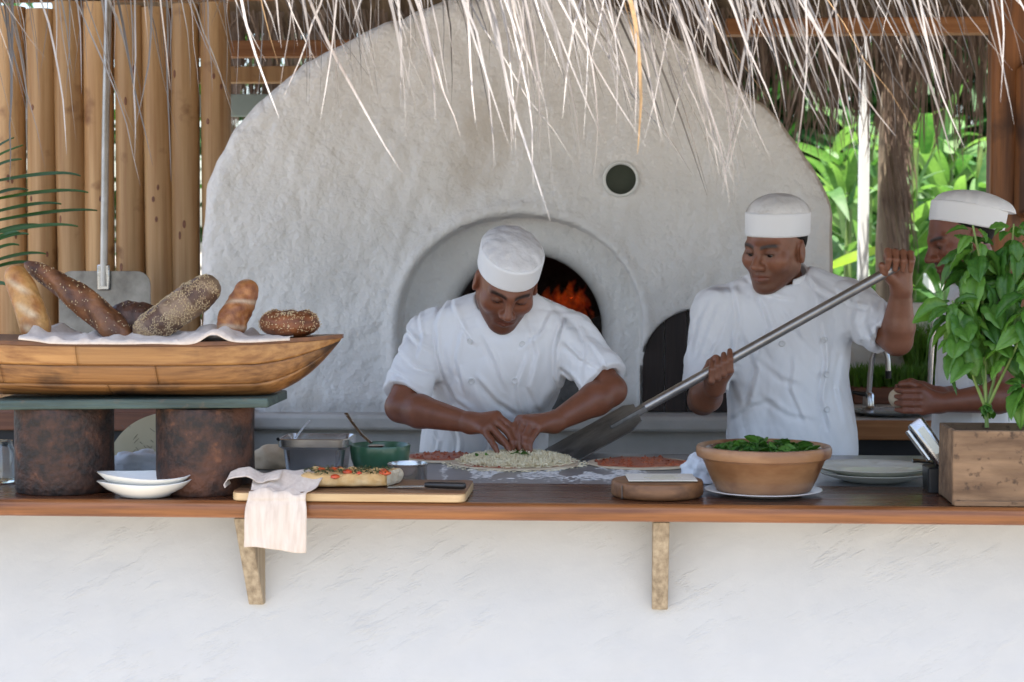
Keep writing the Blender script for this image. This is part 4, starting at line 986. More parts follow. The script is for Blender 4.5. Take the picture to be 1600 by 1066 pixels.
spots = [(1318, 5.4, 0.9, 0.75, 'bright broad leaved plant hugging the right flank of the oven'), (1350, 6.3, 1.0, 0.9, 'tall green plant seen left of the palm trunk'), (1420, 5.7, 0.9, 0.8, 'leafy plant just right of the palm trunk'),
         (1475, 6.4, 0.9, 1.0, 'spreading green plant behind the face of the third cook'), (1440, 7.9, 1.3, 1.1, 'far plant rising over the sunlit white wall'), (1520, 5.6, 0.7, 0.8, 'plant half hidden by the timber post'),
         (1330, 8.4, 1.3, 1.2, 'far plant with long leaves behind the white post'), (1390, 8.0, 1.0, 1.1, 'far leafy plant behind the palm trunk')]
for i, (px, y, z0, L, lab) in enumerate(spots):
    x = W(px, 400, y).x; bush_plant('garden_plant', lab, x, y, 0.0, 16, L, 30 + i)
    # tall stems carry leaves at the height in view
    t = [o for o in COL.objects if o.get('label') == lab][0]
    rr = random.Random(90 + i)
    q = MB(); q.tube([(x, y, 0.0), (x + 0.03, y, 2.1)], [0.03, 0.015], 8); q.obj('stalk', M['stem'], t)
    for k in range(38):
        o = bpy.data.objects.new('leaf', blades[rr.randrange(4)]); put(o, t)
        o.matrix_basis = Matrix.Translation((x + rr.gauss(0, .05), y + rr.gauss(0, .05), rr.uniform(1.0, 2.1))) @ Euler((rr.gauss(0, .4), R(-rr.uniform(0, 65)), rr.uniform(0, 6.28))).to_matrix().to_4x4() @ Matrix.Scale(L * rr.uniform(0.25, 0.6), 4)
yl = thing('yellow_leaf_plant', 'single long yellow green leaf reaching towards the raised hand', 'plant', (W(1290, 416, 5.0).x, 5.0, 0), 'broad leaved garden plants')
o = mk('leaf', *blade(0.34, 0.032, 0.22), M['garden_y'], yl); pa = W(1292, 420, 5.0)
o.matrix_parent_inverse = wmat(yl).inverted(); o.matrix_basis = Matrix.Translation(pa) @ Euler((R(42), R(-4), R(3))).to_matrix().to_4x4()
q = MB(); q.tube([(pa.x - 0.02, 5.0, 0), (pa.x - 0.03, 5.0, 1.0), pa], [0.01, 0.009, 0.005], 8); q.obj('stalk', M['stem'], yl)
hg = MB(); r = random.Random(44)
for i in range(22000):
    x = r.uniform(-0.5, 5.5); y = 10.2 + r.random() * 1.6; z = r.random() ** 0.9 * 4.2; s = r.uniform(0.07, 0.19); a = Euler((r.uniform(-1, 1), r.uniform(-1, 1), r.uniform(0, 6.28))).to_matrix()
    hg.add([Vector((x, y, z)) + a @ Vector(p) for p in ((-s, 0, 0), (0, -s * .45, 0.1 * s), (s, 0, 0), (0, s * .45, .1 * s))], [(0, 1, 2, 3)])
pr(mk('garden_thicket', hg.V, hg.F, M['bush']), 'dense green thicket closing off the garden', 'foliage', kind='stuff')
hb_ = MB()
for i in range(2600):
    x = r.uniform(-4.5, -0.9); y = 4.9 + r.random() * 1.0; z = r.random() * 3.0; s = r.uniform(0.05, 0.14); a = Euler((r.uniform(-1, 1), r.uniform(-1, 1), r.uniform(0, 6.28))).to_matrix()
    hb_.add([Vector((x, y, z)) + a @ Vector(p) for p in ((-s, 0, 0), (0, -s * .45, 0.1 * s), (s, 0, 0), (0, s * .45, .1 * s))], [(0, 1, 2, 3)])
pr(mk('rear_thicket', hb_.V, hb_.F, M['bush']), 'green thicket glimpsed through gaps between the poles', 'foliage', kind='stuff')

# ================================================================== ON THE BAR, LEFT: cylinders, plank, boat, bread
DY = 0.175
drums = []
for px, lab in ((101, 'rusty iron cylinder under the left end of the teal plank'), (321, 'rusty iron cylinder behind the white bowls holding the teal plank')):
    c = W(px, 700, DY); rr = 76.5 * MPP(DY, c.x)
    t = thing('rusty_cylinder', lab, 'cylinder', (c.x, DY, ZC), 'rusty cylinders under the boat')
    q = MB(); q.lathe([(rr - 0.012, 0.001), (rr - 0.003, 0.001), (rr, 0.006), (rr * 1.003, 0.03), (rr * 0.998, 0.1), (rr * 1.002, 0.17), (rr, 0.194), (rr - 0.003, 0.199), (rr - 0.012, 0.199)], (c.x, DY, ZC), 64, lambda w, i: 1 + 0.006 * math.sin(3 * w + i) + 0.004 * math.sin(7 * w))
    q.obj('shell', M['rust'], t); q = MB(); q.lathe([(rr - 0.0125, 0.186), (rr - 0.0125, 0.19), (0.01, 0.19)], (c.x, DY, ZC), 40); q.obj('lid', M['rust'], t)
ZP = ZC + 0.2
x0, x1 = W(8, 630, DY).x, W(432, 630, DY - 0.02).x
q = MB(); q.box(((x0 + x1) / 2, DY, ZP + 0.0115), (x1 - x0, 0.235, 0.022), Matrix.Rotation(R(-0.8), 3, 'Y')); pr(q.obj('teal_plank', M['teal_paint'], bevel=0.004), 'worn dark teal painted plank carrying the wooden boat', 'plank')
ZB = ZP + 0.0235
# the boat
tipx = W(533, 516, DY).x; cx = W(205, 560, DY).x; HL = tipx - cx
boat = thing('wooden_boat', 'wooden boat shaped bread stand on the teal plank', 'boat tray', (cx, DY, ZB))
def sect(s, g):                    # s in -1..1 along, g 0 (gunwale) .. 1 (keel); one side
    a = abs(s); bw = 0.155 * (1 - a ** 2.6) ** 0.85 + 0.002; top = 1.388 + 0.012 * a ** 3 - 0.008; kb = ZB + 0.003 + 0.118 * max(0, (a - 0.60) / 0.40) ** 1.9
    kb = min(kb, top - 0.004)
    ang = g * math.pi / 2
    w = bw * max(math.cos(ang), 0.0) ** 0.62 * (1 - 0.06 * g); z = kb + (top - kb) * (1 - math.sin(ang) ** 1.25)
    xx = cx + s * HL * (1 - 0.025 * g * a ** 4)
    return Vector((xx, w, z))
cuts = {0: (-1, -0.17, 1), 1: (-1, -0.55, 0.19, 1), 2: (-1, -0.05, 1)}
gb_ = (0, 0.30, 0.58, 1.0)
for side in (-1, 1):
    for k in range(3):
        for s0, s1 in zip(cuts[k], cuts[k][1:]):
            def pf2(u, v, s0=s0, s1=s1, k=k, side=side):
                s = s0 + 0.0012 + (s1 - s0 - 0.0024) * u; g = gb_[k] + 0.004 + (gb_[k + 1] - gb_[k] - (0.008 if k < 2 else 0.0)) * v
                p = sect(max(-0.999, min(0.999, s)), g); inn = 0.0015 * nz((s * 4, g * 5, k), 2) + (0.0015 if k == 1 else 0)
                return Vector((p.x, DY + side * max(p.y - inn - 0.0006 * (k == 2), 0.0005), p.z))
            V, F = grid(46, 9, pf2); 
            mk('plank', V, F, M['boat'] if k == 0 else M['boat_low'], boat, solid=0.005)
dk = []
for i in range(61):
    s = -1 + 2 * i / 60; p = sect(max(-.999, min(.999, s)), 0); dk.append((p.x + 0.005 * s ** 9, p.y + 0.0045, p.z))
V = [(x, DY + w, z + 0.0) for x, w, z in dk] + [(x, DY - w, z + 0.0) for x, w, z in dk] + [(x, DY + w, z + 0.009) for x, w, z in dk] + [(x, DY - w, z + 0.009) for x, w, z in dk]
n = 61; F = []
for i in range(n - 1): F += [(i, i + 1, n + i + 1, n + i), (2 * n + i, 3 * n + i, 3 * n + i + 1, 2 * n + i + 1), (i, 2 * n + i, 2 * n + i + 1, i + 1), (n + i, n + i + 1, 3 * n + i + 1, 3 * n + i)]
F += [(0, n, 3 * n, 2 * n), (n - 1, 3 * n - 1, 4 * n - 1, 2 * n - 1)]
mk('deck', V, F, M['deck'], boat, sharp=30)
ZD = 1.3895                        # deck surface amidships
# linen cloth
def clothf(u, v):
    px = 62 + 402 * u; x = W(px, 525, DY).x; s = (x - cx) / HL; p = sect(max(-.98, min(.98, s)), 0)
    yf = DY - p.y - 0.007; yb = DY + p.y * 0.75
    wv = 0.5 + 0.5 * nz((u * 7, 0, 3), 1.0)
    yy = yb + (yf - yb) * min(v / (0.86 + 0.1 * wv), 1)
    z = p.z + 0.0115 + 0.020 * max(0, nz((u * 9 + 0.9 * v, v * 1.7, 0), 1.2)) + 0.020 * max(0, nz((u * 17 - 2 * v, v * 3, 5))) * (1 - v * 0.3)
    e = abs(px - 355) / 22; z += 0.022 * math.exp(-e * e) * (0.4 + 0.6 * v); e = abs(px - 322) / 18; z += 0.014 * math.exp(-e * e) * (1 - v)
    ov_ = max(0, v - (0.86 + 0.1 * wv)) / 0.1
    if ov_ > 0: z = p.z + 0.010 - 0.006 * min(ov_, 1.4) + 0.020 * math.exp(-(abs(px - 355) / 18) ** 2); yy -= 0.002
    if px < 110: z += 0.016 * (1 - (px - 62) / 48) * (1 - v * .5)
    return (x, yy, z)
V, F = grid(120, 30, clothf); pr(mk('linen_cloth', V, F, M['linen'], solid=0.0022), 'crumpled beige linen cloth under the breads on the boat', 'cloth')

def loaf(name, lab, a, b_, rad, colf, flat=0.85, prof=None, lum=0.06, seeds=0, seedsz=0.0028, sd=1, nu=56, nv=36, bendv=(0, 0, 0)):
    a, b_ = Vector(a), Vector(b_); d = (b_ - a); L = d.length; t = d.normalized()
    side = t.cross(Vector((0, -1, 0.25))).normalized(); nrm = side.cross(t)     # nrm faces the camera
    prof = prof or (lambda u: max(1 - abs(2 * u - 1) ** 3.2, 0) ** 0.5)
    P = []; C = []
    def f(u, v):
        w = 2 * math.pi * v; rr = rad * prof(u); c, s = math.cos(w), math.sin(w)
        q = a + d * u + Vector(bendv) * math.sin(math.pi * u)
        base, dh = colf(u, w)
        k = 1 + lum * nz((u * L * 30, c * 1.6, s * 1.6), 1, sd) + 0.5 * lum * nz((u * L * 90, c * 4, s * 4), 1, sd + 3) + dh
        C.append(base); return q + (side * c + nrm * s * flat) * rr * k
    V, F = grid(nu, nv, f, True); F += [tuple(range(nv))[::-1], tuple((nu - 1) * nv + k for k in range(nv))]
    o = pr(mk(name, V, F, M['crust'], attr=np.array(C, np.float32)), lab, 'bread')
    bm = bmesh.new(); bm.from_mesh(o.data); bmesh.ops.recalc_face_normals(bm, faces=bm.faces); bm.to_mesh(o.data); bm.free()
    if seeds:
        rr = random.Random(sd); q = MB()
        for i in range(seeds):
            u = rr.uniform(0.06, 0.94); v = rr.uniform(0.02, 0.48) if rr.random() < 0.85 else rr.random(); iu = int(u * (nu - 1)); iv = int(v * nv) % nv
            p = Vector(V[iu * nv + iv]).lerp(Vector(V[min(iu + 1, nu - 1) * nv + (iv + 1) % nv]), rr.random()); cc = a + d * u; nn = (p - cc).normalized()
            if nz((u * 9, v * 12, sd), 1.0) < -0.12: continue
            e = Euler((rr.uniform(0, 3), rr.uniform(0, 3), rr.uniform(0, 3))).to_matrix(); s = seedsz * rr.uniform(0.7, 1.2)
            q.add([p + nn * 0.0006 + e @ Vector(k) for k in ((s, 0, 0), (-s, 0, 0), (0, s * .5, 0), (0, -s * .5, 0), (0, 0, s * .45), (0, 0, -s * .45))], [(0, 2, 4), (2, 1, 4), (1, 3, 4), (3, 0, 4), (2, 0, 5), (1, 2, 5), (3, 1, 5), (0, 3, 5)])
        so = mk('seeds', q.V, q.F, M['seed'], None, smooth=False); so.parent = o; so['kind'] = 'stuff'
    return o
def mixc(a, b_, t): t = max(0, min(1, t)); return tuple(x + (y - x) * t for x, y in zip(a, b_))
def c_bag(u, w):
    t = 0.5 + 0.9 * nz((u * 3, math.cos(w), math.sin(w)), 1.4); c = mixc((0.64, 0.36, 0.12), (0.42, 0.165, 0.04), t)
    for sc in (0.30, 0.62, 0.9):
        q = abs((u - sc) * 0.6 - 0.16 * (w - 1.5)); e = max(0.0, 1 - abs(u - sc) / 0.17)
        if 0.2 < w < 2.9 and e > 0: c = mixc(c, (0.70, 0.53, 0.33), max(0, 1 - q / 0.07) * min(1, 2 * e))
    if u < 0.12: c = mixc((0.62, 0.24, 0.05), c, u / 0.12)
    return c, 0.0
def c_long(u, w):
    t = 0.5 + nz((u * 6, math.cos(w), math.sin(w)), 1.6); c = mixc((0.27, 0.105, 0.036), (0.09, 0.034, 0.015), t); dh = 0.10 * math.sin(u * 15 + 2.2 * w) * (1 if 0 < w < 3.14 else 0.3)
    return mixc(c, (0.34, 0.15, 0.06), max(0, dh * 5)), dh
def c_dark(u, w): return mixc((0.13, 0.055, 0.028), (0.06, 0.026, 0.015), 0.5 + nz((u * 5, math.cos(w), math.sin(w)), 2)), 0.0
def c_seed(u, w):
    st = math.sin(u * 13 + 1.4 * math.sin(w)); t = 1 if st < -0.25 else 0
    c = mixc((0.30, 0.20, 0.12), (0.115, 0.055, 0.032), t * 0.85 + 0.3 * nz((u * 20, w * 3, 1))); return c, -0.05 * t
def c_ciab(u, w):
    c = mixc((0.50, 0.21, 0.065), (0.28, 0.09, 0.028), 0.5 + nz((u * 5, math.cos(w), math.sin(w)), 2)); q = abs(((u * 2.2 + 0.18 * w) % 1) - 0.5)
    return mixc((0.58, 0.42, 0.28), c, q / 0.13), 0.05 * math.sin(u * 13 + w)
def c_round(u, w): return mixc((0.34, 0.14, 0.05), (0.21, 0.075, 0.028), 0.5 + nz((u * 5, math.cos(w), math.sin(w)), 2)), 0.0
LZ = 1.0
def bagprof(u): return (max(1 - abs(2 * u - 1) ** 6, 0) ** 0.5) * (0.82 + 0.25 * u)
loaf('baguette', 'pale golden baguette leaning at the left end of the boat', W(18, 416, 0.20), W(62, 534, 0.155), 0.0365, c_bag, 0.9, bagprof, 0.05, bendv=(0.006, 0, 0))
loaf('long_loaf', 'long dark brown seeded loaf slanting across the boat', W(38, 410, 0.25), W(203, 536, 0.17), 0.037, c_long, 0.9, lambda u: max(1 - abs(2 * u - 1) ** 3, 0) ** 0.5 * (0.62 + 0.5 * u), 0.08, 170, 0.0026, 2, bendv=(0.012, 0, 0.006))
loaf('dark_loaf', 'small dark round loaf behind the crossing breads', W(166, 504, 0.24), W(252, 508, 0.24), 0.052, c_dark, 0.9, None, 0.12, 60, 0.002, sd=3)
loaf('seeded_loaf', 'grey seeded loaf with dark slashes tilted up to the right', W(212, 532, 0.15), W(341, 438, 0.21), 0.041, c_seed, 0.88, lambda u: max(1 - abs(2 * u - 1) ** 5, 0) ** 0.5, 0.06, 2600, 0.0022, 4)
loaf('crusty_roll', 'orange brown crusty roll with pale slashes standing on end', W(352, 524, 0.16), W(394, 438, 0.21), 0.036, c_ciab, 0.85, lambda u: max(1 - abs(2 * u - 1) ** 5, 0) ** 0.5 * (1.05 - 0.3 * u), 0.14, 0, sd=5)
# round sesame bread: a ring loaf with a dimple
cr = W(452, 500, DY); cr.z = 1.394; cols = []
def ringf(u, v):
    w = 2 * math.pi * v; ph = math.pi * (u * 1.0); a = ph
    rad = 0.0685 * max(math.sin(a), 0.0) ** 0.62; z = 0.041 * (1 - math.cos(a)) * 0.5 * 1.55
    if u > 0.5: z -= 0.020 * math.exp(-(rad / 0.024) ** 2) - 0.004 * math.sin(5 * w)* math.exp(-((rad - 0.02) / 0.02) ** 2)
    k = 1 + 0.05 * nz((math.cos(w) * 2, math.sin(w) * 2, u * 5), 1.5, 6)
    cols.append(mixc((0.30, 0.10, 0.03), (0.13, 0.04, 0.014), 0.5 + 0.9 * nz((math.cos(w), math.sin(w), u * 4), 2.2, 2)))
    return (cr.x + rad * k * math.cos(w), cr.y + rad * k * math.sin(w), cr.z + z * k)
V, F = grid(34, 48, ringf, True)
rb = pr(mk('ring_bread', V, F, M['crust'], attr=np.array(cols, np.float32)), 'round sesame bread with dimpled top near the bow', 'bread')
bm = bmesh.new(); bm.from_mesh(rb.data); bmesh.ops.remove_doubles(bm, verts=bm.verts, dist=1e-5); bmesh.ops.recalc_face_normals(bm, faces=bm.faces); bm.to_mesh(rb.data); bm.free()
q = MB(); r = random.Random(9)
for i in range(1300):
    p = Vector(V[r.randrange(10, 30) * 48 + r.randrange(48)]) + Vector((r.gauss(0, .002), r.gauss(0, .002), 0.0012)); e = Euler((r.uniform(0, 3), r.uniform(0, 3), r.uniform(0, 3))).to_matrix(); s = 0.0020
    if nz(p, 45) < -0.05 and r.random() < .8: continue
    q.add([p + e @ Vector(k) for k in ((s, 0, 0), (-s, 0, 0), (0, s * .6, 0), (0, -s * .6, 0), (0, 0, s * .5), (0, 0, -s * .5))], [(0, 2, 4), (2, 1, 4), (1, 3, 4), (3, 0, 4), (2, 0, 5), (1, 2, 5), (3, 1, 5), (0, 3, 5)])
so = mk('seeds', q.V, q.F, M['seed'], None, smooth=False); so.parent = rb; so['kind'] = 'stuff'

# ---- standing peel by the poles
PY = 1.98
pe = thing('pizza_peel', 'metal pizza peel standing blade down against the poles', 'peel', (W(163, 560, PY).x, PY, 1.076))
b0 = W(163, 424, PY); hwb = 73 * MPP(PY, b0.x); ztop = b0.z; tl = Matrix.Rotation(R(-4), 3, 'X')
zt_ = ztop - 1.076; pl = [(-hwb, 0), (hwb, 0)] + [(hwb - 0.045 + 0.045 * math.cos(R(a)), zt_ - 0.045 + 0.045 * math.sin(R(a))) for a in range(0, 91, 15)] + [(-hwb + 0.045 + 0.045 * math.cos(R(a)), zt_ - 0.045 + 0.045 * math.sin(R(a))) for a in range(90, 181, 15)]
q = MB(); q.prism([(b0.x + x, 1.077 + z) for x, z in pl], 'y', PY, PY + 0.003); q.obj('blade', M['peel'], pe, bevel=0.001)
q = MB(); q.box((b0.x, PY - 0.008, ztop - 0.02), (0.042, 0.012, 0.085)); q.obj('ferrule', M['steel'], pe, bevel=0.004)
q = MB(); q.tube([(b0.x, PY - 0.010, ztop - 0.05), (W(161, 200, PY).x, PY + 0.03, W(161, 200, PY).z), (W(161, -60, PY).x, PY + 0.07, W(161, -60, PY).z)], 0.0125, 16); q.obj('handle', M['tube_steel'], pe)

# ---- palm frond at the left edge
pl_ = thing('palm_plant', 'dark green feathery palm frond at the left edge', 'plant', (W(-70, 640, 1.5).x, 1.5, 0))
q = MB(); q.tube([W(-90, 1000, 1.5), W(-70, 640, 1.5), W(-40, 420, 1.5), W(-20, 300, 1.5), W(-22, 200, 1.5)], [0.012, 0.01, 0.007, 0.005, 0.003], 8); q.obj('stalk', M['stem'], pl_)
tips = [(36, 226, -20, 245), (34, 248, 0, 250), (126, 274, 90, 262), (138, 300, 92, 290), (152, 328, 92, 324), (122, 353, 75, 344), (70, 352, 30, 346), (30, 362, 10, 360), (30, 382, 5, 378), (72, 396, 35, 390), (45, 365, 15, 362), (22, 214, -5, 226), (60, 412, 20, 402), (20, 452, 0, 430), (44, 296, 10, 290), (96, 318, 55, 312)]
for i, (tx, ty, mx, my) in enumerate(tips):
    y = 1.5 + 0.05 * math.sin(i * 2.3); p0, p1, p2 = W(-32, my + 26, 1.5), W(mx, my, y), W(tx, ty, y - 0.05)
    V = []; F = []; n = 12
    for k in range(n):
        t = k / (n - 1); p = p0.lerp(p1, t).lerp(p1.lerp(p2, t), t); w = 0.0075 * math.sin(math.pi * (0.15 + 0.85 * t)) ** 0.8 + 0.0004
        for s in (-1, 0, 1): V.append(p + Vector((0, s * w * 0.8, s * w * 0.75 + (-0.0 if s else -0.004))))
    for k in range(n - 1):
        for j in range(2): F.append((k * 3 + j, k * 3 + j + 1, (k + 1) * 3 + j + 1, (k + 1) * 3 + j))
    mk('leaflet', V, F, M['palm'], pl_)

# ---- between the cylinders: cream disc, bag, jar
cy = 0.62; cc = W(262, 745, cy); cr_ = 100 * MPP(cy, cc.x); ccz = cc.z + 0.03
cd = thing('round_board', 'scratched cream round board standing behind the rusty cylinders', 'board', (cc.x, cy, ZW))
pts = [(cc.x + cr_ * math.cos(R(a)), max(ZW + 0.001, ccz - 0.03 + cr_ * math.sin(R(a)))) for a in range(0, 360, 5)]
q = MB(); q.prism(pts, 'y', cy, cy + 0.02); q.obj('disc', M['cream'], cd, bevel=0.003)
r = random.Random(2)
for i in range(14):
    p0 = W(r.uniform(190, 240), r.uniform(665, 710), cy - 0.001); a = R(r.uniform(-60, -30) if i % 3 else r.uniform(30, 60)); l_ = r.uniform(0.006, 0.018)
    q = MB(); q.box((p0.x, cy - 0.0006, p0.z), (l_, 0.0010, 0.0009), Matrix.Rotation(-a, 3, 'Y')); q.obj('scratch', M['ink'], cd, smooth=False)
def crumple(name, lab, cat, c, rx, ry, rz, m, sd, amp=0.35):
    def f(u, v):
        th = math.pi * u; w = 2 * math.pi * v; d = Vector((math.sin(th) * math.cos(w), math.sin(th) * math.sin(w), math.cos(th)))
        k = 1 + amp * nz(d * 1.9, 1, sd) + amp * 0.5 * abs(nz(d * 4.5, 1, sd + 2))
        return (c[0] + d.x * rx * k, c[1] + d.y * ry * k, max(c[2] + d.z * rz * k, c[2] - rz * 0.55))
    V, F = grid(34, 50, f, True); return pr(mk(name, V, F, m), lab, cat)
c = W(215, 735, 0.45); crumple('crumpled_cloth', 'crumpled pale blue white cloth between the cylinders', 'cloth', (c.x, 0.45, ZW + 0.024), 0.085, 0.06, 0.044, M['white_cloth'], 3)
c = W(425, 730, 0.66); crumple('dough_lump', 'yellowish lump of dough behind the second cylinder', 'dough', (c.x, 0.66, ZW + 0.022), 0.052, 0.04, 0.038, M['dough'], 12, 0.15)
c = W(2, 720, 0.3); q = MB(); q.lathe([(0.03, 0.0), (0.034, 0.004), (0.034, 0.075), (0.028, 0.088), (0.028, 0.1), (0.025, 0.1), (0.025, 0.088), (0.031, 0.074), (0.031, 0.006), (0.002, 0.005)], (c.x, 0.3, ZC + 0.001), 28)
pr(q.obj('glass_jar', M['glass']), 'small clear glass jar at the far left edge', 'jar')

# ---- the two stacked white bowls
for k, (px, w_, z_, lab) in enumerate(((225, 76, 0.0, 'lower of the two white oval bowls near the left end'), (223, 75, 0.0155, 'upper of the two white oval bowls near the left end'))):
    c = W(px, 770, 0.055); rr = w_ * MPP(0.055, c.x)
    q = MB(); q.lathe([(0.004, 0.0), (rr * 0.52, 0.0), (rr * 0.55, 0.004), (rr * 0.80, 0.016), (rr * 0.97, 0.031), (rr, 0.0345), (rr * 0.97, 0.0355), (rr * 0.92, 0.031), (rr * 0.70, 0.015), (rr * 0.4, 0.008), (0.004, 0.007)], (0, 0, 0), 64)
    V = [Vector((p.x, p.y * 0.72, p.z + (0.004 * math.sin(2 * math.atan2(p.y, p.x) + 0.6) * (math.hypot(p.x, p.y) / rr) ** 2))) for p in q.V]
    ro = Matrix.Rotation(R(1.5 if k else -1.5), 3, 'Y'); q.V = [Vector((c.x, 0.068, ZC + 0.0022 + z_)) + ro @ p for p in V]
    pr(q.obj('white_bowl', M['ceramic'], sharp=60), lab, 'bowl', 'white bowls near the left cylinder')

# ---- cutting board, napkin, focaccia, knife
bx0, bx1 = W(362, 790, 0.012).x, W(727, 790, 0.012).x; by0, by1 = 0.008, 0.245; BT = ZC + 0.001 + 0.021
cb_ = thing('cutting_board', 'wooden cutting board with pale front edge on the bar', 'cutting board', ((bx0 + bx1) / 2, 0.1, ZC))
def rrect(x0, x1, y0, y1, rr, n=6):
    P = []
    for cx_, cy_, a0 in ((x1 - rr, y0 + rr, -90), (x1 - rr, y1 - rr, 0), (x0 + rr, y1 - rr, 90), (x0 + rr, y0 + rr, 180)):
        for i in range(n + 1): a = R(a0 + 90 * i / n); P.append((cx_ + rr * math.cos(a), cy_ + rr * math.sin(a)))
    return P
q = MB(); q.prism(rrect(bx0, bx1, by0, by1, 0.022), 'z', ZC + 0.0012, BT - 0.003); q.obj('slab', M['board_edge'], cb_, bevel=0.002)
q = MB(); q.prism(rrect(bx0 + 0.001, bx1 - 0.001, by0 + 0.001, by1 - 0.001, 0.0215), 'z', BT - 0.0028, BT); q.obj('top_face', M['board'], cb_, bevel=0.001)
# focaccia: thick slab, cut face at right
fx0, fx1 = W(470, 770, 0.06).x, W(607, 770, 0.06).x
fo_ = thing('focaccia', 'slab of focaccia topped with tomato and herbs on the board', 'bread', ((fx0 + fx1) / 2, 0.09, BT))
def foc(u, v):
    x = fx0 + (fx1 - fx0) * u; w = 2 * math.pi * v; cyy = 0.120 + 0.02 * u; ry = 0.065 - 0.012 * u
    c, s = math.cos(w), math.sin(w); sc = 1 / max(abs(c) ** 5 + abs(s) ** 5, 1e-6) ** 0.2
    zz = 0.0165 * sc * s; k = 1 + 0.05 * nz((u * 6, c * 2, s * 2), 1.2)
    e = 1 if 0.02 < u else 0.9
    return (x + 0.012 * (1 - abs(c)) * 0 + 0.018 * c * (u > .98), cyy + ry * sc * c * k * e, BT + 0.0185 + (zz + (0.004 * nz((x * 60, c * 3, 0)) if s > 0 else 0)) * k * e)
V, F = grid(30, 40, foc, True); F += [tuple(range(40))[::-1]]; mk('crust', V, F, M['focaccia'], fo_)
ends = V[29 * 40:]; cm = sum((Vector(p) for p in ends), Vector()) / 40; q = MB(); q.add([Vector(p) for p in ends] + [cm + (Vector(p) - cm) * 0.6 + Vector((0.004, 0, 0)) for p in ends] + [cm + Vector((0.003, 0, 0))], [(k, (k + 1) % 40, 40 + (k + 1) % 40, 40 + k) for k in range(40)] + [(40 + k, 40 + (k + 1) % 40, 80) for k in range(40)]); q.obj('cut_face', M['crumb'], fo_)
r = random.Random(17)
for i in range(15):
    x = r.uniform(fx0 + 0.01, fx1 - 0.005); y = r.uniform(0.055, 0.15); s = r.uniform(0.006, 0.011); zz = BT + 0.036 - (0.008 if y < 0.06 else 0)
    q = MB(); q.lathe([(s * .3, -s * .5), (s, -s * .15), (s * .95, s * .3), (s * .5, s * .6), (0.001, s * .66)], (x, y, zz), 12, lambda w, i: 1 + 0.12 * math.sin(2 * w + i)); q.obj("tomato_piece", M["tomato"], fo_) if i % 3 else q.obj('topping', M['focaccia'], fo_)
hb2 = MB()
for i in range(420):
    p = Vector((r.uniform(fx0 + .004, fx1), r.uniform(0.05, 0.16), BT + 0.037 + r.uniform(-.002, .005))); e = Euler((r.uniform(-.6, .6), r.uniform(-.6, .6), r.uniform(0, 6))).to_matrix(); s = r.uniform(.003, .008)
    hb2.add([p + e @ Vector(k) for k in ((-s, 0, 0), (0, -s * .35, .001), (s, 0, 0.001), (0, s * .35, .001))], [(0, 1, 2, 3)])
pr(mk('herbs', hb2.V, hb2.F, M['herb'], fo_), kind='stuff')
kn = thing('bread_knife', 'black handled knife lying beside the focaccia', 'knife', (W(690, 772, 0.07).x, 0.07, BT))
k0, k1, k2 = W(606, 764, 0.085), W(664, 766, 0.075), W(728, 771, 0.06)
for k in (k0, k1, k2): k.z = BT + 0.010
dx = (k1 - k0).normalized(); q = MB(); q.add([k0 + Vector((0, -.009, -.008)), k0 + Vector((0, .013, -.008)), k1 + Vector((0, .011, -.004)), k1 + Vector((0, -.009, -.004)), k0 + Vector((0, -.009, -.0065)), k0 + Vector((0, .013, -.0065)), k1 + Vector((0, .011, -.0025)), k1 + Vector((0, -.009, -.0025))], [(0, 1, 2, 3), (7, 6, 5, 4), (0, 4, 5, 1), (1, 5, 6, 2), (2, 6, 7, 3), (3, 7, 4, 0)]); q.obj('blade', M['steel'], kn)
q = MB(); q.tube([k1, k1.lerp(k2, .12), k1.lerp(k2, .5), k1.lerp(k2, .85), k1.lerp(k2, .97), k2], [.007, .009, .0095, .010, .009, .004], 14, flat=0.8); q.obj('handle', M['black'], kn)
# napkin hanging over the edge
nx0, nx1 = W(384, 830, -0.01).x, W(481, 830, -0.01).x
nk_ = thing('napkin', 'peach linen napkin draped over the board and the bar edge', 'napkin', ((nx0 + nx1) / 2, 0.02, ZC))
path = [(0.125, BT + 0.026), (0.10, BT + 0.036), (0.07, BT + 0.031), (0.035, BT + 0.012), (0.012, BT + 0.006), (-0.004, BT - 0.003), (-0.010, ZC - 0.004), (-0.011, ZC - 0.02), (-0.012, ZC - 0.05), (-0.012, ZC - 0.08), (-0.013, 0.945), (-0.013, 0.931)]
def napf(u, v):
    t = u * (len(path) - 1); i = min(int(t), len(path) - 2); f = t - i; f = f
    y = path[i][0] + (path[i + 1][0] - path[i][0]) * f; z = path[i][1] + (path[i + 1][1] - path[i][1]) * f
    sk_ = 0.0 if u > 0.5 else (0.5 - u) * 0.055
    nar = 1 - 0.10 * math.exp(-((u - 0.42) / 0.12) ** 2)
    x = (nx0 + nx1) / 2 + (v - 0.5) * (nx1 - nx0) * nar + sk_ * (v * 1.2) - 0.006 * (u - .5)
    am = 1.0 if u < 0.5 else 0.45
    y += -am * 0.006 * (0.6 + nz((v * 4.0 + u, u * 1.3, 2), 1.0)) - 0.006 * min(1, max(0, (u - .5) * 5)) * (1 + math.sin(v * 13 + 2.5 * u + 0.6)) * 0.5 if u > 0.36 else 0
    z += am * 0.018 * nz((v * 3.6 + 1.2 * u, u * 5, 7), 1.0) if u < 0.45 else 0.006 * math.sin(v * 4 + 1) * max(0, u - .8) * 5
    return (x, y, z)
V, F = grid(70, 34, napf); mk('cloth', V, F, M['napkin'], nk_, solid=0.002)
fxa, fxb = W(357, 760, 0.07).x, W(452, 735, 0.07).x
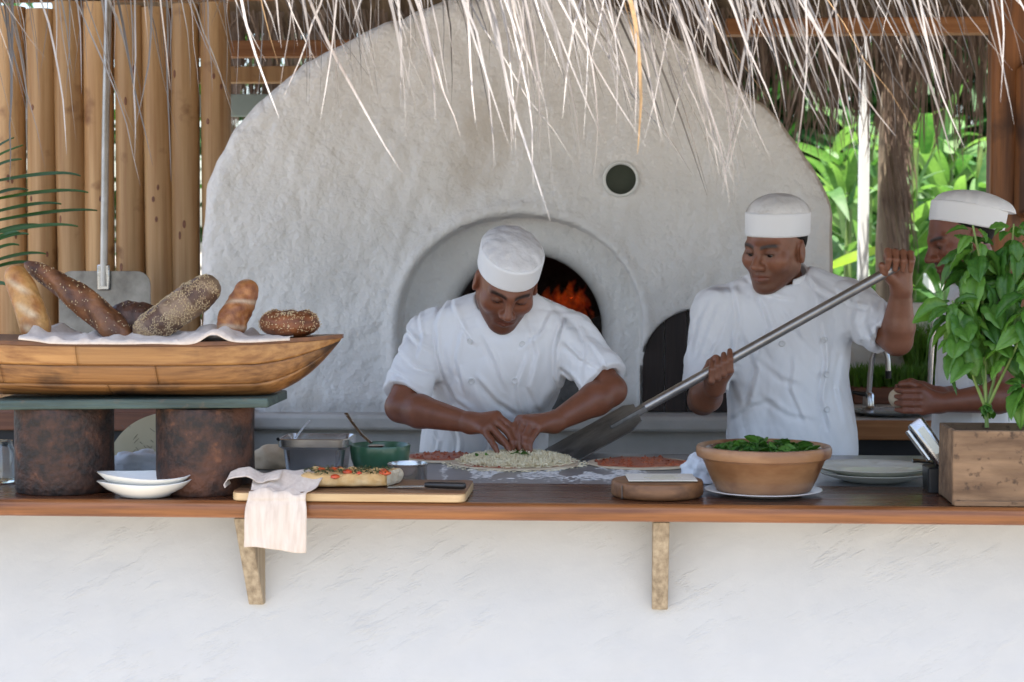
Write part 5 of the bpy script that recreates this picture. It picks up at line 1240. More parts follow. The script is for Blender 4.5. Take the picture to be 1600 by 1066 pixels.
fp = [(0.0, 0.006), (-0.004, 0.016), (0.004, 0.030), (0.022, 0.037), (0.045, 0.040), (0.060, 0.033), (0.072, 0.024), (0.085, 0.022), (0.10, 0.030), (0.125, 0.036)]
def flapf(u, v):
    t = u * (len(fp) - 1); i = min(int(t), len(fp) - 2); f = t - i; x = fp[i][0] + (fp[i + 1][0] - fp[i][0]) * f; z = fp[i][1] + (fp[i + 1][1] - fp[i][1]) * f
    return (fxa + x, 0.035 + 0.075 * v + 0.01 * math.sin(u * 4), BT + z * (0.75 + 0.35 * math.sin(v * 2.6)) + 0.004 * nz((u * 4, v * 3, 1)))
V, F = grid(50, 20, flapf); mk('folded_flap', V, F, M['napkin'], nk_, solid=0.002)

# ---- tub, green bowl, ramekin
def rloft(rects, c, n=8):           # stack of rounded rectangles (hw, hd, r, z)
    q = MB(); V = []; F = []
    for hw, hd, rr, z in rects:
        V += [(c[0] + x, c[1] + y, c[2] + z) for x, y in rrect(-hw, hw, -hd, hd, rr, n)]
    m = 4 * (n + 1)
    for i in range(len(rects) - 1):
        for k in range(m): F.append((i * m + k, i * m + (k + 1) % m, (i + 1) * m + (k + 1) % m, (i + 1) * m + k))
    F += [tuple(range(m))[::-1], tuple((len(rects) - 1) * m + k for k in range(m))]
    return q.add(V, F)
c = W(496, 735, 0.47); t = thing('food_tub', 'square grey metal food tub with wide rim', 'tub', (c.x, 0.47, ZW))
rloft([(0.066, 0.055, 0.018, 0.001), (0.068, 0.057, 0.018, 0.004), (0.076, 0.065, 0.02, 0.076), (0.087, 0.075, 0.024, 0.084), (0.088, 0.076, 0.024, 0.102), (0.083, 0.071, 0.022, 0.104), (0.0745, 0.0635, 0.019, 0.082), (0.0665, 0.0555, 0.017, 0.006), (0.06, 0.05, 0.016, 0.005)], (c.x, 0.47, ZW)).obj('tub', M['tin'], t, sharp=45)
rloft([(0.0655, 0.0545, 0.016, 0.007), (0.0715, 0.0605, 0.018, 0.062), (0.06, 0.05, 0.016, 0.066)], (c.x, 0.47, ZW)).obj('filling', M['tub_fill'], t)
q = MB(); a = W(455, 682, 0.52); q.tube([W(462, 684, 0.50), W(474, 668, 0.515), W(484, 658, 0.53)], [0.004, 0.004, 0.006], 8, flat=0.4); pr(q.obj('plastic_spoon', M['clearp']), 'clear plastic spoon handle sticking out of the tub', 'spoon')
q = MB(); a = W(438, 690, 0.47); q.tube([W(434, 686, 0.40), W(439, 690, 0.42), W(441, 690, 0.5)], 0.004, 8); q.obj('clip', M['black'], t)
c = W(594, 735, 0.46); rr = 48 * MPP(0.46, c.x)
q = MB(); q.lathe([(0.004, 0.001), (rr * .55, 0.001), (rr * .62, 0.005), (rr * .84, 0.026), (rr * .95, 0.052), (rr, 0.083), (rr * 0.985, 0.086), (rr * .95, 0.083), (rr * .9, 0.053), (rr * .78, 0.026), (rr * .5, 0.012), (0.004, 0.01)], (c.x, 0.46, ZW), 56)
gbw = thing('green_bowl', 'dark green ceramic bowl of sauce', 'bowl', (c.x, 0.46, ZW)); q.obj('bowl', M['green_ceramic'], gbw, sharp=60)
q = MB(); q.lathe([(rr * .92, 0.070), (rr * .5, 0.073), (0.004, 0.074)], (c.x, 0.46, ZW), 40, lambda w, i: 1.0); q.obj('sauce', M['dark_sauce'], gbw)
sp = thing('serving_spoon', 'steel spoon leaning in the green bowl', 'spoon', W(565, 690, 0.47))
p = [W(541, 646, 0.52), W(552, 662, 0.50), W(566, 680, 0.48), W(580, 692, 0.465)]
q = MB(); q.tube(p, [0.0065, 0.006, 0.0065, 0.007], 10, flat=0.35); q.obj('handle', M['steel'], sp)
e_ = MB(); e_.lathe([(0.002, -0.006), (0.016, -0.002), (0.021, 0.004), (0.018, 0.004), (0.002, -0.003)], p[-1] + Vector((0.012, 0, -0.010)), 20); e_.obj('spoon_head', M['steel'], sp)
c = W(637, 750, 0.30); rr = 32 * MPP(0.30, c.x)
q = MB(); q.lathe([(0.003, 0.001), (rr * .93, 0.001), (rr * .96, 0.004), (rr * .96, 0.046), (rr * 1.0, 0.049), (rr * 1.02, 0.052), (rr * .98, 0.053), (rr * .93, 0.048), (rr * .92, 0.006), (0.003, 0.005)], (c.x, 0.30, ZC + 0.0015), 48)
pr(q.obj('steel_cup', M['tin'], sharp=40), 'small shiny steel cup behind the knife', 'cup')

# ---- pizzas and flour on the work top
def pizza(name, lab, c, rad, sd, cheese, group):
    rr = random.Random(sd); t = thing(name, lab, 'pizza', (c.x, c.y, ZW), group)
    wob = lambda w, i: 1 + 0.03 * math.sin(2 * w + sd) + 0.02 * math.sin(5 * w + 2 * sd)
    q = MB(); q.lathe([(rad * .98, 0.0008), (rad, 0.003), (rad * .98, 0.0065), (rad * .9, 0.007), (0.004, 0.006)], (c.x, c.y, ZW), 64, wob); q.obj('dough', M['dough'], t)
    q = MB(); q.lathe([(rad * .87, 0.0066), (rad * .84, 0.0085), (rad * .5, 0.0085), (0.004, 0.0085)], (c.x, c.y, ZW), 64, lambda w, i: 1 + 0.06 * math.sin(3 * w + sd) + 0.05 * math.sin(7 * w)); q.obj('sauce', M['sauce'], t)
    q = MB()
    for i in range(70 if not cheese else 60):
        a = rr.uniform(0, 6.28); d = rad * 0.88 * math.sqrt(rr.random()); p = Vector((c.x + d * math.cos(a), c.y + d * math.sin(a), ZW + 0.0095)); s = rr.uniform(.003, .010)
        e = Euler((rr.gauss(0, .3), rr.gauss(0, .3), rr.uniform(0, 6))).to_matrix()
        q.add([p + e @ Vector(k) for k in ((s, 0, -.002), (-s, 0, -.002), (0, s * .7, -.002), (0, -s * .7, -.002), (0, 0, s * .6))], [(0, 2, 4), (2, 1, 4), (1, 3, 4), (3, 0, 4)])
    pr(mk('tomato_bits', q.V, q.F, M['sauce'], t), kind='stuff')
    if cheese:
        q = MB()
        for i in range(5200):
            a = rr.uniform(0, 6.28); d = rad * 0.87 * rr.random() ** 0.55; hgt = 0.021 * (1 - (d / (rad * .92)) ** 2.2) * (0.75 + 0.5 * abs(nz((d * 20, a * 3, 0)))) + 0.004
            p = Vector((c.x + d * math.cos(a), c.y + d * math.sin(a), ZW + 0.009 + hgt * rr.uniform(0.55, 1.05))); e = Euler((rr.gauss(0, .7), rr.gauss(0, .7), rr.uniform(0, 6.28))).to_matrix(); s = rr.uniform(.004, .009); w = 0.0011
            q.add([p + e @ Vector(k) for k in ((s, w, 0), (s, -w, 0), (s, 0, w * 1.6), (-s, w, 0.001), (-s, -w, 0.001), (-s, 0, w * 1.6))], [(0, 2, 1), (3, 4, 5), (0, 1, 4, 3), (1, 2, 5, 4), (2, 0, 3, 5)])
        for i in range(420):
            a = rr.uniform(0, 6.28); d = rad * rr.uniform(0.85, 1.16); p = Vector((c.x + d * math.cos(a), c.y + d * math.sin(a), ZW + (0.009 if d < rad * .97 else 0.0025))); e = Euler((rr.gauss(0, .15), rr.gauss(0, .15), rr.uniform(0, 6.28))).to_matrix(); s = rr.uniform(.003, .008); w = 0.0011
            q.add([p + e @ Vector(k) for k in ((s, w, 0), (s, -w, 0), (s, 0, w * 1.6), (-s, w, 0.001), (-s, -w, 0.001), (-s, 0, w * 1.6))], [(0, 2, 1), (3, 4, 5), (0, 1, 4, 3), (1, 2, 5, 4), (2, 0, 3, 5)])
        q2 = MB(); q2.lathe([(rad * .86, 0.008), (rad * .7, 0.017), (rad * .4, 0.024), (0.004, 0.027)], (c.x, c.y, ZW), 48, wob); q2.obj('cheese_bed', M['cheese'], t)
        pr(mk('cheese', q.V, q.F, M['cheese'], t, smooth=False), kind='stuff')
    return t
P1 = W(806, 720, 0.79); P1.z = ZW
pz = pizza('pizza', 'pizza heaped with grated cheese under the cook\'s hands', P1, 0.165, 2, True, 'pizzas on the work top')
for k, (px, py) in enumerate(((814, 708), (808, 712), (820, 713), (744, 716), (760, 722), (800, 722))):
    p = W(px, py, 0.74); e = Euler((rng.uniform(-.6, .6), rng.uniform(-.6, .6), rng.uniform(0, 6))).to_matrix(); L_ = 0.014 if k < 3 else 0.006
    V, F = blade(L_ * 2, L_ * .55, 0.4, 6); p.z = max(p.z, ZW + 0.03)
    mk('basil_leaf', [p + e @ (Vector(v_) - Vector((L_, 0, 0))) for v_ in V], F, M['basil_dark'], pz)
P2 = W(690, 722, 0.90); pizza('tomato_pizza', 'flat pizza base with tomato left of the cheese pizza', P2, 0.105, 5, False, 'pizzas on the work top')
P3 = W(1000, 722, 0.80); pizza('tomato_pizza', 'tomato pizza base half hidden by the wooden block', P3, 0.135, 9, False, 'pizzas on the work top')
q = MB(); r = random.Random(31)
for i in range(2600):
    a = r.random(); px = 690 + 320 * r.random(); py = r.gauss(741, 6) - 4 * math.exp(-((px - 800) / 90) ** 2) ; p = WZ(px, py, ZW + 0.0006)
    if p.y < 0.372 or p.y > 1.04: continue
    if nz((p.x * 14, p.y * 5, 0)) < -0.02: continue
    s = r.uniform(.001, .0042) if i % 9 else r.uniform(.004, .009); k = r.randint(4, 6)
    q.add([p + Vector((s * math.cos(6.28 * j / k + i) * 1.6, s * math.sin(6.28 * j / k + i), 0)) for j in range(k)] + [p + Vector((0, 0, s * .35))], [(j, (j + 1) % k, k) for j in range(k)])
pr(mk('flour', q.V, q.F, M['flour']), 'white flour scattered over the work top before the pizza', 'flour', kind='stuff')

# ---- round wooden block with a card
c = W(1027, 745, 0.16); rr = 72.5 * MPP(0.16, c.x)
bl = thing('wooden_block', 'round thick wooden block with a printed card on top', 'block', (c.x, 0.16, ZC))
q = MB(); q.lathe([(rr * .93, 0.001), (rr * .985, 0.004), (rr, 0.01), (rr * .995, 0.032), (rr * .97, 0.037), (rr * .93, 0.038), (0.004, 0.038)], (c.x, 0.16, ZC), 64, lambda w, i: 1 + 0.006 * math.sin(4 * w)); q.obj('disc', M['block'], bl, sharp=50)
q = MB(); q.box((W(972, 750, 0.1).x, 0.16 - rr * 0.66, ZC + 0.017), (0.0015, 0.006, 0.03)); q.obj('split', M['ink'], bl, smooth=False)
cz = ZC + 0.0405; cdk = thing('menu_card', 'cream printed card lying on the round wooden block', 'card', (c.x, 0.15, cz))
q = MB(); q.box((c.x + 0.008, 0.165, cz + 0.001), (0.155, 0.125, 0.0022), Matrix.Rotation(R(4), 3, 'Z')); q.obj('card', M['paper'], cdk, bevel=0.0005)
for i, w_ in enumerate((0.07, 0.05, 0.085, 0.06)):
    q = MB(); q.box((c.x + 0.012, 0.195 - i * 0.022, cz + 0.0026), (w_, 0.005, 0.0006), Matrix.Rotation(R(4), 3, 'Z')); q.obj('print_line', M['cream'], cdk, smooth=False)

# ---- terracotta bowl of basil on a plate
TY = 0.20; c = W(1193, 750, TY); rr = 106 * MPP(TY, c.x)
pcx = c.x; q = MB(); pr_ = 92 * MPP(TY, c.x); q.lathe([(0.004, 0.001), (pr_ * .62, 0.001), (pr_ * .66, 0.004), (pr_ * .95, 0.010), (pr_, 0.013), (pr_ * .97, 0.0145), (pr_ * .7, 0.008), (0.004, 0.007)], (c.x, TY, ZC), 64)
pr(q.obj('saucer_plate', M['ceramic'], sharp=60), 'white plate beneath the terracotta bowl', 'plate')
tb = thing('terracotta_bowl', 'tan glazed terracotta bowl with thick rim', 'bowl', (c.x, TY, ZC + 0.009)); z0 = ZC + 0.0090
q = MB(); q.lathe([(0.004, 0.0), (rr * .66, 0.0), (rr * .70, 0.004), (rr * .80, 0.035), (rr * .90, 0.072), (rr * .94, 0.077), (rr * .985, 0.080), (rr, 0.088), (rr, 0.098), (rr * .98, 0.104), (rr * .93, 0.105), (rr * .89, 0.10), (rr * .80, 0.06), (rr * .6, 0.02), (0.004, 0.016)], (c.x, TY, z0), 72); q.obj('bowl', M['terracotta'], tb, sharp=50)
q = MB(); q.lathe([(0.004, 0.024), (rr * .5, 0.026), (rr * .78, 0.075), (rr * .84, 0.098), (rr * .86, 0.099), (rr * .82, 0.094), (rr * .74, 0.07), (rr * .46, 0.034), (0.004, 0.032)], (c.x, TY, z0), 56); pr(q.obj('inner_bowl', M['steel'], sharp=60), 'thin steel bowl set inside the terracotta bowl', 'bowl')
def leafgeo(L, w, cup, curl, n=14, m=9):
    V = []; F = []
    for i in range(n):
        t = i / (n - 1); ww = w * (math.sin(math.pi * t ** 0.95) ** 0.75 * (1 - 0.25 * t) if 0 < t < 1 else 0) + 0.0006
        for j in range(m):
            s = -1 + 2 * j / (m - 1); z = -1.15 * curl * L * t * t + cup * ww * abs(s) ** 1.4 + 0.30 * ww * (1 - (2 * abs(s) - 1) ** 2) + 0.10 * ww * math.sin(24 * t + 2.0 * abs(s)) * abs(s)
            V.append((L * t, s * ww, z))
    for i in range(n - 1):
        for j in range(m - 1): F.append((i * m + j, (i + 1) * m + j, (i + 1) * m + j + 1, i * m + j + 1))
    return V, F
lg = []
for k, (cup, curl) in enumerate(((0.35, 0.2), (0.5, 0.45), (0.2, 0.6), (0.6, 0.3), (-0.3, 0.35), (0.15, 0.15))):
    V, F = leafgeo(1.0, 0.32 + 0.018 * k, cup, curl); me = bpy.data.meshes.new('basil_leaf'); me.from_pydata(V, [], F); me.polygons.foreach_set('use_smooth', np.ones(len(me.polygons), bool)); lg.append(me)
lgd = []
for me in lg:
    a = me.copy(); a.materials.append(M['basil_dark']); lgd.append(a); me.materials.append(M['basil'])
bh = thing('basil_sprigs', 'heap of picked basil leaves in the terracotta bowl', 'herbs', (c.x, TY, z0 + 0.07)); r = random.Random(12)
for i in range(140):
    a = r.uniform(0, 6.28); d = rr * 0.68 * math.sqrt(r.random()); L_ = r.uniform(0.026, 0.045)
    o = bpy.data.objects.new('leaf', lgd[r.randrange(6)]); put(o, bh)
    up_ = 0.030 * (1 - (d / (rr * .75)) ** 2)
    o.matrix_basis = Matrix.Translation((c.x + d * math.cos(a), TY + d * math.sin(a), z0 + 0.082 + up_ * r.random() + 0.004)) @ Euler((r.gauss(0, .5), r.gauss(-.12, .35), r.uniform(0, 6.28))).to_matrix().to_4x4() @ Matrix.Scale(L_, 4)
c2 = W(1100, 735, 0.42); crumple('folded_cloth', 'pale blue white cloth bunched behind the terracotta bowl', 'cloth', (c2.x, 0.45, ZW + 0.026), 0.05, 0.05, 0.042, M['white_cloth'], 8)

# ---- pale green plates
for k, (dx_, zz, lab) in enumerate(((0.0, 0.0, 'lower pale green plate of the pair beside the planter'), (-0.004, 0.0125, 'upper pale green plate of the pair beside the planter'))):
    c = W(1366, 745, 0.50); rr = 89 * MPP(0.5, c.x); c.x += dx_
    q = MB(); q.lathe([(0.004, 0.0), (rr * .55, 0.0), (rr * .6, 0.003), (rr * .93, 0.017), (rr, 0.023), (rr * .985, 0.0245), (rr * .9, 0.0195), (rr * .55, 0.012), (0.004, 0.011)], (c.x, 0.50, ZW + 0.0015 + zz), 72, lambda w, i: 1 + 0.008 * math.sin(3 * w + k))
    pr(q.obj('green_plate', M['celadon'], sharp=60), lab, 'plate', 'pale green plates')
# ---- steel dispenser tipped back against the planter
c = W(1462, 745, 0.27); sb = thing('steel_dispenser', 'tipped steel dispenser with dark base beside the planter', 'dispenser', (c.x, 0.28, ZC))
rloft([(0.026, 0.045, 0.006, 0.001), (0.028, 0.047, 0.006, 0.055), (0.024, 0.043, 0.006, 0.058)], (c.x + 0.006, 0.29, ZC + 0.0005)).obj('base', M['black'], sb, sharp=40)
TM_ = Matrix.Rotation(R(-36), 3, 'Y') @ Matrix.Rotation(R(-10), 3, 'X')
pc = W(1452, 690, 0.26); pc.y = 0.27
def tilted(mb): mb.V = [pc + TM_ @ p for p in mb.V]; return mb
tilted(rloft([(0.017, 0.042, 0.007, -0.060), (0.019, 0.045, 0.008, -0.055), (0.019, 0.045, 0.008, 0.050), (0.016, 0.042, 0.006, 0.055), (0.013, 0.039, 0.005, 0.050), (0.013, 0.039, 0.005, 0.02)], (0, 0, 0))).obj('shell', M['steel'], sb, sharp=40)
q = MB(); q.box((0.0, -0.0462, 0.0), (0.016, 0.0015, 0.07)); tilted(q).obj('label_strip', M['celadon'], sb, smooth=False)
q = MB(); q.box((-0.026, -0.004, 0.005), (0.008, 0.07, 0.085)); tilted(q).obj('flap', M['steel'], sb, bevel=0.002)
q = MB(); p = W(1436, 698, 0.34); q.tube([(p.x - 0.015, 0.34, ZC + 0.064), (p.x, 0.34, ZC + 0.064), (p.x + 0.05, 0.33, ZC + 0.060)], [0.011, 0.009, 0.004], 10, flat=0.5); pr(q.obj('steel_spoon', M['steel']), 'steel spoon end poking out left of the dispenser', 'spoon')

# ---- planter with basil
px0 = W(1488, 780, 0.03).x; PW = 0.345; PZ = 0.166; pd = 0.19
pn = thing('planter_box', 'rough brown wooden planter box at the right end', 'planter', (px0 + PW / 2, 0.12, ZC))
y0 = 0.028
def pboard(nm, c, s):
    q = MB(); q.box(c, s); o = q.obj(nm, M['planter'], pn, bevel=0.003); return o
for k in range(1):
    pboard('side', (px0 + PW / 2, y0 + 0.007, ZC + 0.001 + PZ / 2), (PW, 0.014, PZ - 0.001))
pboard('side', (px0 + PW / 2, y0 + pd - 0.007, ZC + 0.001 + PZ / 2), (PW, 0.014, PZ - 0.001))
pboard('end', (px0 + 0.0065, y0 + pd / 2, ZC + 0.001 + PZ / 2), (0.011, pd - 0.029, PZ - 0.004)); pboard('end', (px0 + PW - 0.0065, y0 + pd / 2, ZC + 0.001 + PZ / 2), (0.011, pd - 0.029, PZ - 0.004))
q = MB(); q.box((px0 + PW / 2, y0 - 0.002, ZC + 0.007), (PW - 0.006, 0.006, 0.011)); q.obj('skirting', M['planter'], pn, bevel=0.001)
q = MB(); q.box((px0 + PW / 2, y0 + pd / 2, ZC + PZ * .55), (PW - 0.027, pd - 0.031, PZ * .7)); q.obj('soil', M['soil'], pn, smooth=False)
r = random.Random(61); zs = ZC + PZ * .88
bp_ = thing('basil_plant', 'tall leafy green basil plant growing in the planter', 'plant', (W(1542, 655, 0.12).x, 0.12, zs))
BY = 0.125
stems = [[(1542, 668, BY), (1541, 640, BY), (1539, 590, BY), (1537, 540, BY), (1535, 470, BY), (1530, 400, BY), (1520, 352, BY)],
         [(1541, 640, BY), (1524, 598, BY - .01), (1512, 560, BY - .02), (1502, 515, BY - .03), (1492, 482, BY - .03), (1488, 470, BY - .03)],
         [(1541, 640, BY), (1552, 598, BY + .01), (1562, 550, BY + .01), (1572, 480, BY + .02), (1580, 400, BY + .01), (1584, 350, BY)],
         [(1539, 610, BY), (1533, 560, BY + .03), (1530, 500, BY + .05), (1524, 440, BY + .05), (1520, 400, BY + .05), (1518, 375, BY + .05)],
         [(1542, 640, BY), (1560, 600, BY - .03), (1582, 555, BY - .05), (1606, 500, BY - .06), (1622, 440, BY - .06)],
         [(1660, 668, BY), (1658, 600, BY), (1650, 520, BY), (1640, 440, BY), (1632, 370, BY)],
         [(1655, 640, BY), (1630, 620, BY - .04), (1612, 610, BY - .05), (1602, 600, BY - .05)]]
for si, st in enumerate(stems):
    P = [W(*s) for s in st]; q = MB(); n = len(P); q.tube(P, [0.0048 * (1 - 0.6 * i / n) * (1 if si in (0, 5) else .8) for i in range(n)], 8); q.obj('stem', M['stem'], bp_)
    tot = n - 1; k = 0.75 if si in (0, 5) else 0.9
    az = r.uniform(0, 6.28)
    start = {0: 2.9, 1: 1.9, 2: 2.2, 3: 1.7, 4: 1.9, 5: 1.0, 6: 1.6}[si]
    u_ = start
    while u_ <= tot + 0.01:
        i = min(int(u_), n - 2); p = P[i].lerp(P[i + 1], u_ - i); tipn = u_ / tot
        nl = 5 if u_ > tot - 0.15 else 2
        for j in range(nl):
            a = az + j * 2 * math.pi / nl + r.gauss(0, .25); L_ = (0.082 if tipn < .9 else 0.046) * r.uniform(0.75, 1.12)
            pet = 0.012; d = Vector((math.cos(a), math.sin(a), 0)); o = bpy.data.objects.new('leaf', lg[r.randrange(6)]); put(o, bp_)
            pitch = r.uniform(8, 60) if tipn < .95 else r.uniform(-35, 35)
            o.matrix_basis = Matrix.Translation(p + d * pet) @ Euler((r.gauss(0, .35), R(pitch), a), 'XYZ').to_matrix().to_4x4() @ Matrix.Scale(L_, 4)
        az += math.pi / 2 + r.gauss(0, .3); u_ += 0.21
for i in range(16):                 # small leaves at the foot
    o = bpy.data.objects.new('leaf', lg[r.randrange(6)]); put(o, bp_); p = W(1541 + r.uniform(-6, 6), r.uniform(628, 645), BY)
    o.matrix_basis = Matrix.Translation(p) @ Euler((r.gauss(0, .4), R(r.uniform(-20, 50)), r.uniform(0, 6.28))).to_matrix().to_4x4() @ Matrix.Scale(r.uniform(.015, .03), 4)

# ================================================================== THE LONG PEEL AND THE COOKS
pA, pB = W(1388, 424, 1.06), W(1006, 638, 1.02)
hd = (pB - pA).normalized()
lp = thing('long_peel', 'long handled metal pizza peel held by the standing cook', 'peel', pB)
q = MB(); q.tube([pA - hd * 0.03, pA, pB], [0.0125, 0.0135, 0.0135], 18); q.obj('handle', M['tube_steel'], lp)
wv = (W(1018, 668, 0.86) - W(1000, 632, 1.14)); wv = wv.normalized(); nv = wv.cross(hd).normalized()
cen = pB + hd * 0.02
q = MB(); mm = Matrix((hd, wv, nv)).transposed()
def bl_(x, y, z): return cen + hd * x + wv * y + nv * z
poly2 = [(0, -0.10), (0.03, -0.145), (0.30, -0.145), (0.325, -0.12), (0.325, 0.12), (0.30, 0.145), (0.03, 0.145), (0, 0.10)]
n = len(poly2); q.add([bl_(x, y, 0) for x, y in poly2] + [bl_(x, y, 0.0028) for x, y in poly2], [tuple(range(n))[::-1], tuple(range(n, 2 * n))] + [(i, (i + 1) % n, n + (i + 1) % n, n + i) for i in range(n)]); q.obj('blade', M['peel'], lp, smooth=False)
q = MB(); q.box(cen + hd * 0.03, (0.11, 0.045, 0.018), mm); q.obj('ferrule', M['peel'], lp, bevel=0.003)

# ---- cook 1, bent over the pizza
J = dict(hip=W(752, 742, 1.27), belly=W(760, 655, 1.22), chest=W(780, 560, 1.10), neck=W(790, 482, 1.06),
         shA=W(674, 524, 1.10), elA=W(626, 636, 0.97), wrA=W(735, 661, 0.87), shB=W(890, 528, 1.08), elB=W(955, 610, 0.97), wrB=W(866, 660, 0.87))
J['cuffA'] = 0.80; J['cuffB'] = 0.78
hA = [chain((776, 649, .86), (800, 668, .845), (806, 684, .83), (805, 696, .82)), chain((771, 656, .845), (794, 676, .83), (801, 690, .815), (801, 702, .805)),
      chain((764, 664, .83), (784, 686, .81), (793, 697, .80), (797, 705, .79)), chain((755, 671, .82), (767, 688, .80), (773, 698, .79), (777, 706, .785)),
      chain((760, 668, .86), (784, 688, .85), (803, 702, .835))]
hB = [chain((812, 656, .86), (803, 670, .84), (806, 686, .825), (811, 698, .82)), chain((820, 657, .845), (812, 678, .825), (811, 692, .815), (813, 703, .81)),
      chain((831, 661, .835), (820, 683, .81), (820, 694, .80), (823, 703, .795)), chain((843, 668, .83), (830, 686, .805), (827, 696, .795), (829, 704, .79)),
      chain((835, 668, .87), (818, 686, .855), (809, 699, .835))]
person('cook in white jacket and cap bending over the cheese pizza', J, (W(791, 441, 0.965), HRot(10, 38, 7)), [hA, hB], (0.235, 0.088, 0.047),
       creases=[(0.007, 0.011, (692, 466), (678, 507), (681, 552), (690, 590)), (0.007, 0.011, (880, 500), (867, 545), (865, 590), (872, 609)), (0.006, 0.01, (722, 507), (711, 560), (724, 612)), (0.007, 0.012, (756, 526), (775, 567), (790, 609)), (0.006, 0.012, (825, 507), (839, 552), (825, 605), (839, 642)), (0.006, 0.01, (626, 515), (651, 537), (675, 552)), (0.006, 0.01, (615, 545), (647, 571), (677, 582)), (0.005, 0.009, (611, 575), (640, 590), (666, 609)), (0.005, 0.009, (647, 488), (658, 530), (651, 560)), (0.006, 0.01, (902, 507), (917, 541), (910, 590)), (0.006, 0.01, (880, 537), (906, 560), (936, 575)), (0.005, 0.009, (917, 530), (940, 560), (949, 582)), (0.005, 0.01, (876, 575), (895, 590), (910, 609)), (0.006, 0.012, (745, 590), (775, 627), (805, 650)), (0.005, 0.012, (692, 597), (707, 627), (737, 646)), (0.005, 0.01, (820, 560), (805, 605), (812, 650)), (0.005, 0.01, (703, 473), (718, 507), (741, 537)), (0.005, 0.01, (857, 492), (842, 522), (812, 545)), (0.005, 0.009, (662, 680), (673, 699), (670, 717)), (0.005, 0.01, (703, 672), (711, 695), (709, 717)), (0.004, 0.01, (760, 680), (756, 717))],
       buttons=((735, 533), (816, 538), (737, 595), (805, 595)), fold_seed=3, hat_kw=dict(tilt=2))
# ---- cook 2, holding the long peel
def onp(px):                        # point of the peel handle seen at a photo column
    t = (px - 1388) / (1006 - 1388); return pA.lerp(pB, t)
hc_ = onp(1126); hx, hz_ = hd, hd.cross(Vector((0, 1, 0))).normalized()
if hz_.z < 0: hz_ = -hz_
fw = Vector((0, -1, 0))
def grip(c, along, upv, fwd, order, thumb):    # four fingers curled round a rod at c
    out = []
    for k in range(4):
        o = c + along * (order * (k - 1.5) * 0.0195)
        out.append([o - fwd * 0.016 + upv * 0.026 - upv * 0.0, o + fwd * 0.018 + upv * 0.026, o + fwd * 0.030 - upv * 0.004, o + fwd * 0.010 - upv * 0.025])
    out.append(thumb); return out
o = hc_
hA2 = []
for k in range(4):                  # palm under and behind the rod, fingers come up over the front
    q_ = o + hd * ((k - 1.5) * 0.0192)
    hA2.append([q_ + Vector((0, 0.012, -0.030)) , q_ + Vector((0, -0.022, -0.026)), q_ + Vector((0, -0.028, 0.004)), q_ + Vector((0, -0.008, 0.026))])
hA2.append([o + hd * 0.038 + Vector((-0.004, 0.03, -0.006)), o + hd * 0.030 + Vector((0, 0.020, 0.020)), o + hd * 0.016 + Vector((0, -0.004, 0.028))])
o2 = onp(1402)
hB2 = []
for k in range(4):                  # knuckles on top, fingers hang over the front
    q_ = o2 - hd * 0.004 + Vector(((k - 1.5) * 0.0205, 0, (k - 1.5) * -0.002))
    hB2.append([q_ + Vector((0.006, 0.030, 0.022)), q_ + Vector((0, -0.008, 0.036)), q_ + Vector((0, -0.030, 0.014)), q_ + Vector((-0.002, -0.022, -0.012))])
hB2.append([o2 + Vector((-0.022, 0.012, -0.026)), o2 + Vector((-0.036, -0.008, -0.016)), o2 + Vector((-0.044, -0.014, 0.002))])
J = dict(hip=W(1240, 720, 1.36), belly=W(1232, 640, 1.34), chest=W(1222, 525, 1.32), neck=W(1222, 446, 1.30),
         shA=W(1120, 487, 1.29), elA=W(1098, 625, 1.20), wrA=o + Vector((-0.012, 0.058, -0.062)), shB=W(1322, 475, 1.30), elB=W(1402, 532, 1.16), wrB=o2 + Vector((0.018, 0.045, -0.062)))
J['cuffA'] = 0.84; J['cuffB'] = 0.78; J['girth'] = 1.03
LID[0] = -0.0012
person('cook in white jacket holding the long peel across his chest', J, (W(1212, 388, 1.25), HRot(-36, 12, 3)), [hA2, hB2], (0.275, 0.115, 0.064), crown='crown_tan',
       creases=[(0.007, 0.011, (1146, 448), (1152, 495), (1146, 547), (1131, 573)), (0.006, 0.01, (1122, 474), (1103, 521), (1087, 564)), (0.006, 0.01, (1139, 482), (1122, 530), (1105, 556)), (0.005, 0.01, (1109, 469), (1092, 504), (1081, 556)), (0.007, 0.012, (1187, 461), (1204, 513), (1182, 556)), (0.007, 0.012, (1161, 521), (1182, 577), (1169, 633)), (0.004, 0.013, (1221, 482), (1247, 521), (1282, 556)), (0.007, 0.012, (1282, 504), (1290, 564), (1282, 625), (1295, 668)), (0.004, 0.013, (1256, 422), (1277, 452), (1308, 469)), (0.007, 0.011, (1338, 452), (1331, 500), (1338, 538)), (0.006, 0.01, (1359, 469), (1349, 504), (1364, 534)), (0.006, 0.01, (1377, 469), (1368, 504), (1381, 538)), (0.005, 0.01, (1308, 452), (1325, 474), (1359, 482)), (0.0032, 0.014, (1178, 556), (1221, 590), (1247, 599)), (0.0032, 0.014, (1187, 616), (1230, 646), (1273, 655)), (0.004, 0.013, (1144, 659), (1174, 633), (1204, 625)), (0.004, 0.013, (1316, 556), (1308, 608), (1320, 659)), (0.005, 0.01, (1238, 556), (1234, 608), (1256, 659)), (0.005, 0.01, (1169, 435), (1195, 461), (1238, 469))],
       buttons=((1222, 537), (1291, 585), (1292, 640), (1288, 531)), fold_seed=14, hat_kw=dict(tilt=8, dome=0.062))
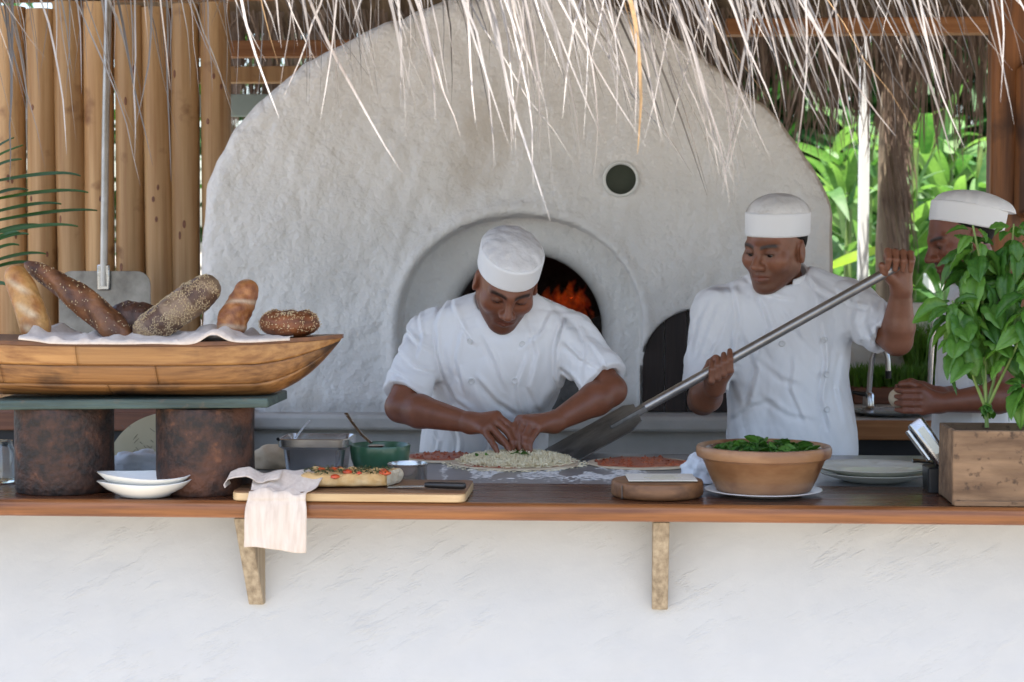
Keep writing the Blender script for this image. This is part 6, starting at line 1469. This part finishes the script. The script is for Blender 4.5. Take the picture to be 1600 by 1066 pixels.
# ---- cook 3, behind the basil
bun = W(1408, 622, 1.30)
def bunf(u, v):
    th = math.pi * u; w = 2 * math.pi * v; return (bun.x + 0.036 * math.sin(th) * math.cos(w), bun.y + 0.036 * math.sin(th) * math.sin(w), bun.z + 0.030 * math.cos(th))
V, F = grid(20, 28, bunf, True); pr(mk('dough_ball', V, F, M['dough']), 'pale dough ball in the hands of the third cook', 'dough')
hA3 = []; hB3 = []
for k in range(4):
    q_ = bun + Vector((0.012, -0.030, 0.024 - 0.019 * k)); hA3.append([q_ + Vector((0.045, 0.004, -0.002)), q_ + Vector((0.014, -0.016, 0)), q_ + Vector((-0.012, -0.016, 0)), q_ + Vector((-0.030, -0.002, 0.002))])
    q_ = bun + Vector((0.022, 0.034, 0.030 - 0.019 * k)); hB3.append([q_ + Vector((0.045, 0.0, 0)), q_ + Vector((0.014, 0.014, 0)), q_ + Vector((-0.012, 0.014, 0)), q_ + Vector((-0.03, 0.0, 0))])
hA3.append([bun + Vector((0.05, -0.01, 0.03)), bun + Vector((0.02, -0.016, 0.042)), bun + Vector((-0.002, -0.012, 0.040))])
hB3.append([bun + Vector((0.06, 0.03, 0.03)), bun + Vector((0.03, 0.022, 0.044)), bun + Vector((0.006, 0.016, 0.040))])
J = dict(hip=W(1530, 720, 1.50), belly=W(1532, 640, 1.50), chest=W(1535, 535, 1.48), neck=W(1530, 455, 1.46),
         shA=W(1520, 500, 1.33), elA=W(1592, 618, 1.24), wrA=bun + Vector((0.105, -0.02, -0.012)), shB=W(1530, 500, 1.63), elB=W(1590, 612, 1.60), wrB=bun + Vector((0.115, 0.045, 0.0)))
J['cuffA'] = 0.62; J['cuffB'] = 0.62; J['girth'] = 0.92
person('cook in white cap in profile behind the basil plant', J, (W(1502, 372, 1.42), HRot(-76, 18, 0)), [hA3, hB3], (0.225, 0.08, 0.044), h=0.0042, hj=0.006, crown='hat',
       fold_seed=23, hat_kw=dict(tilt=27, ry=0.112, dome=0.055, back=0.012, z1=0.098))
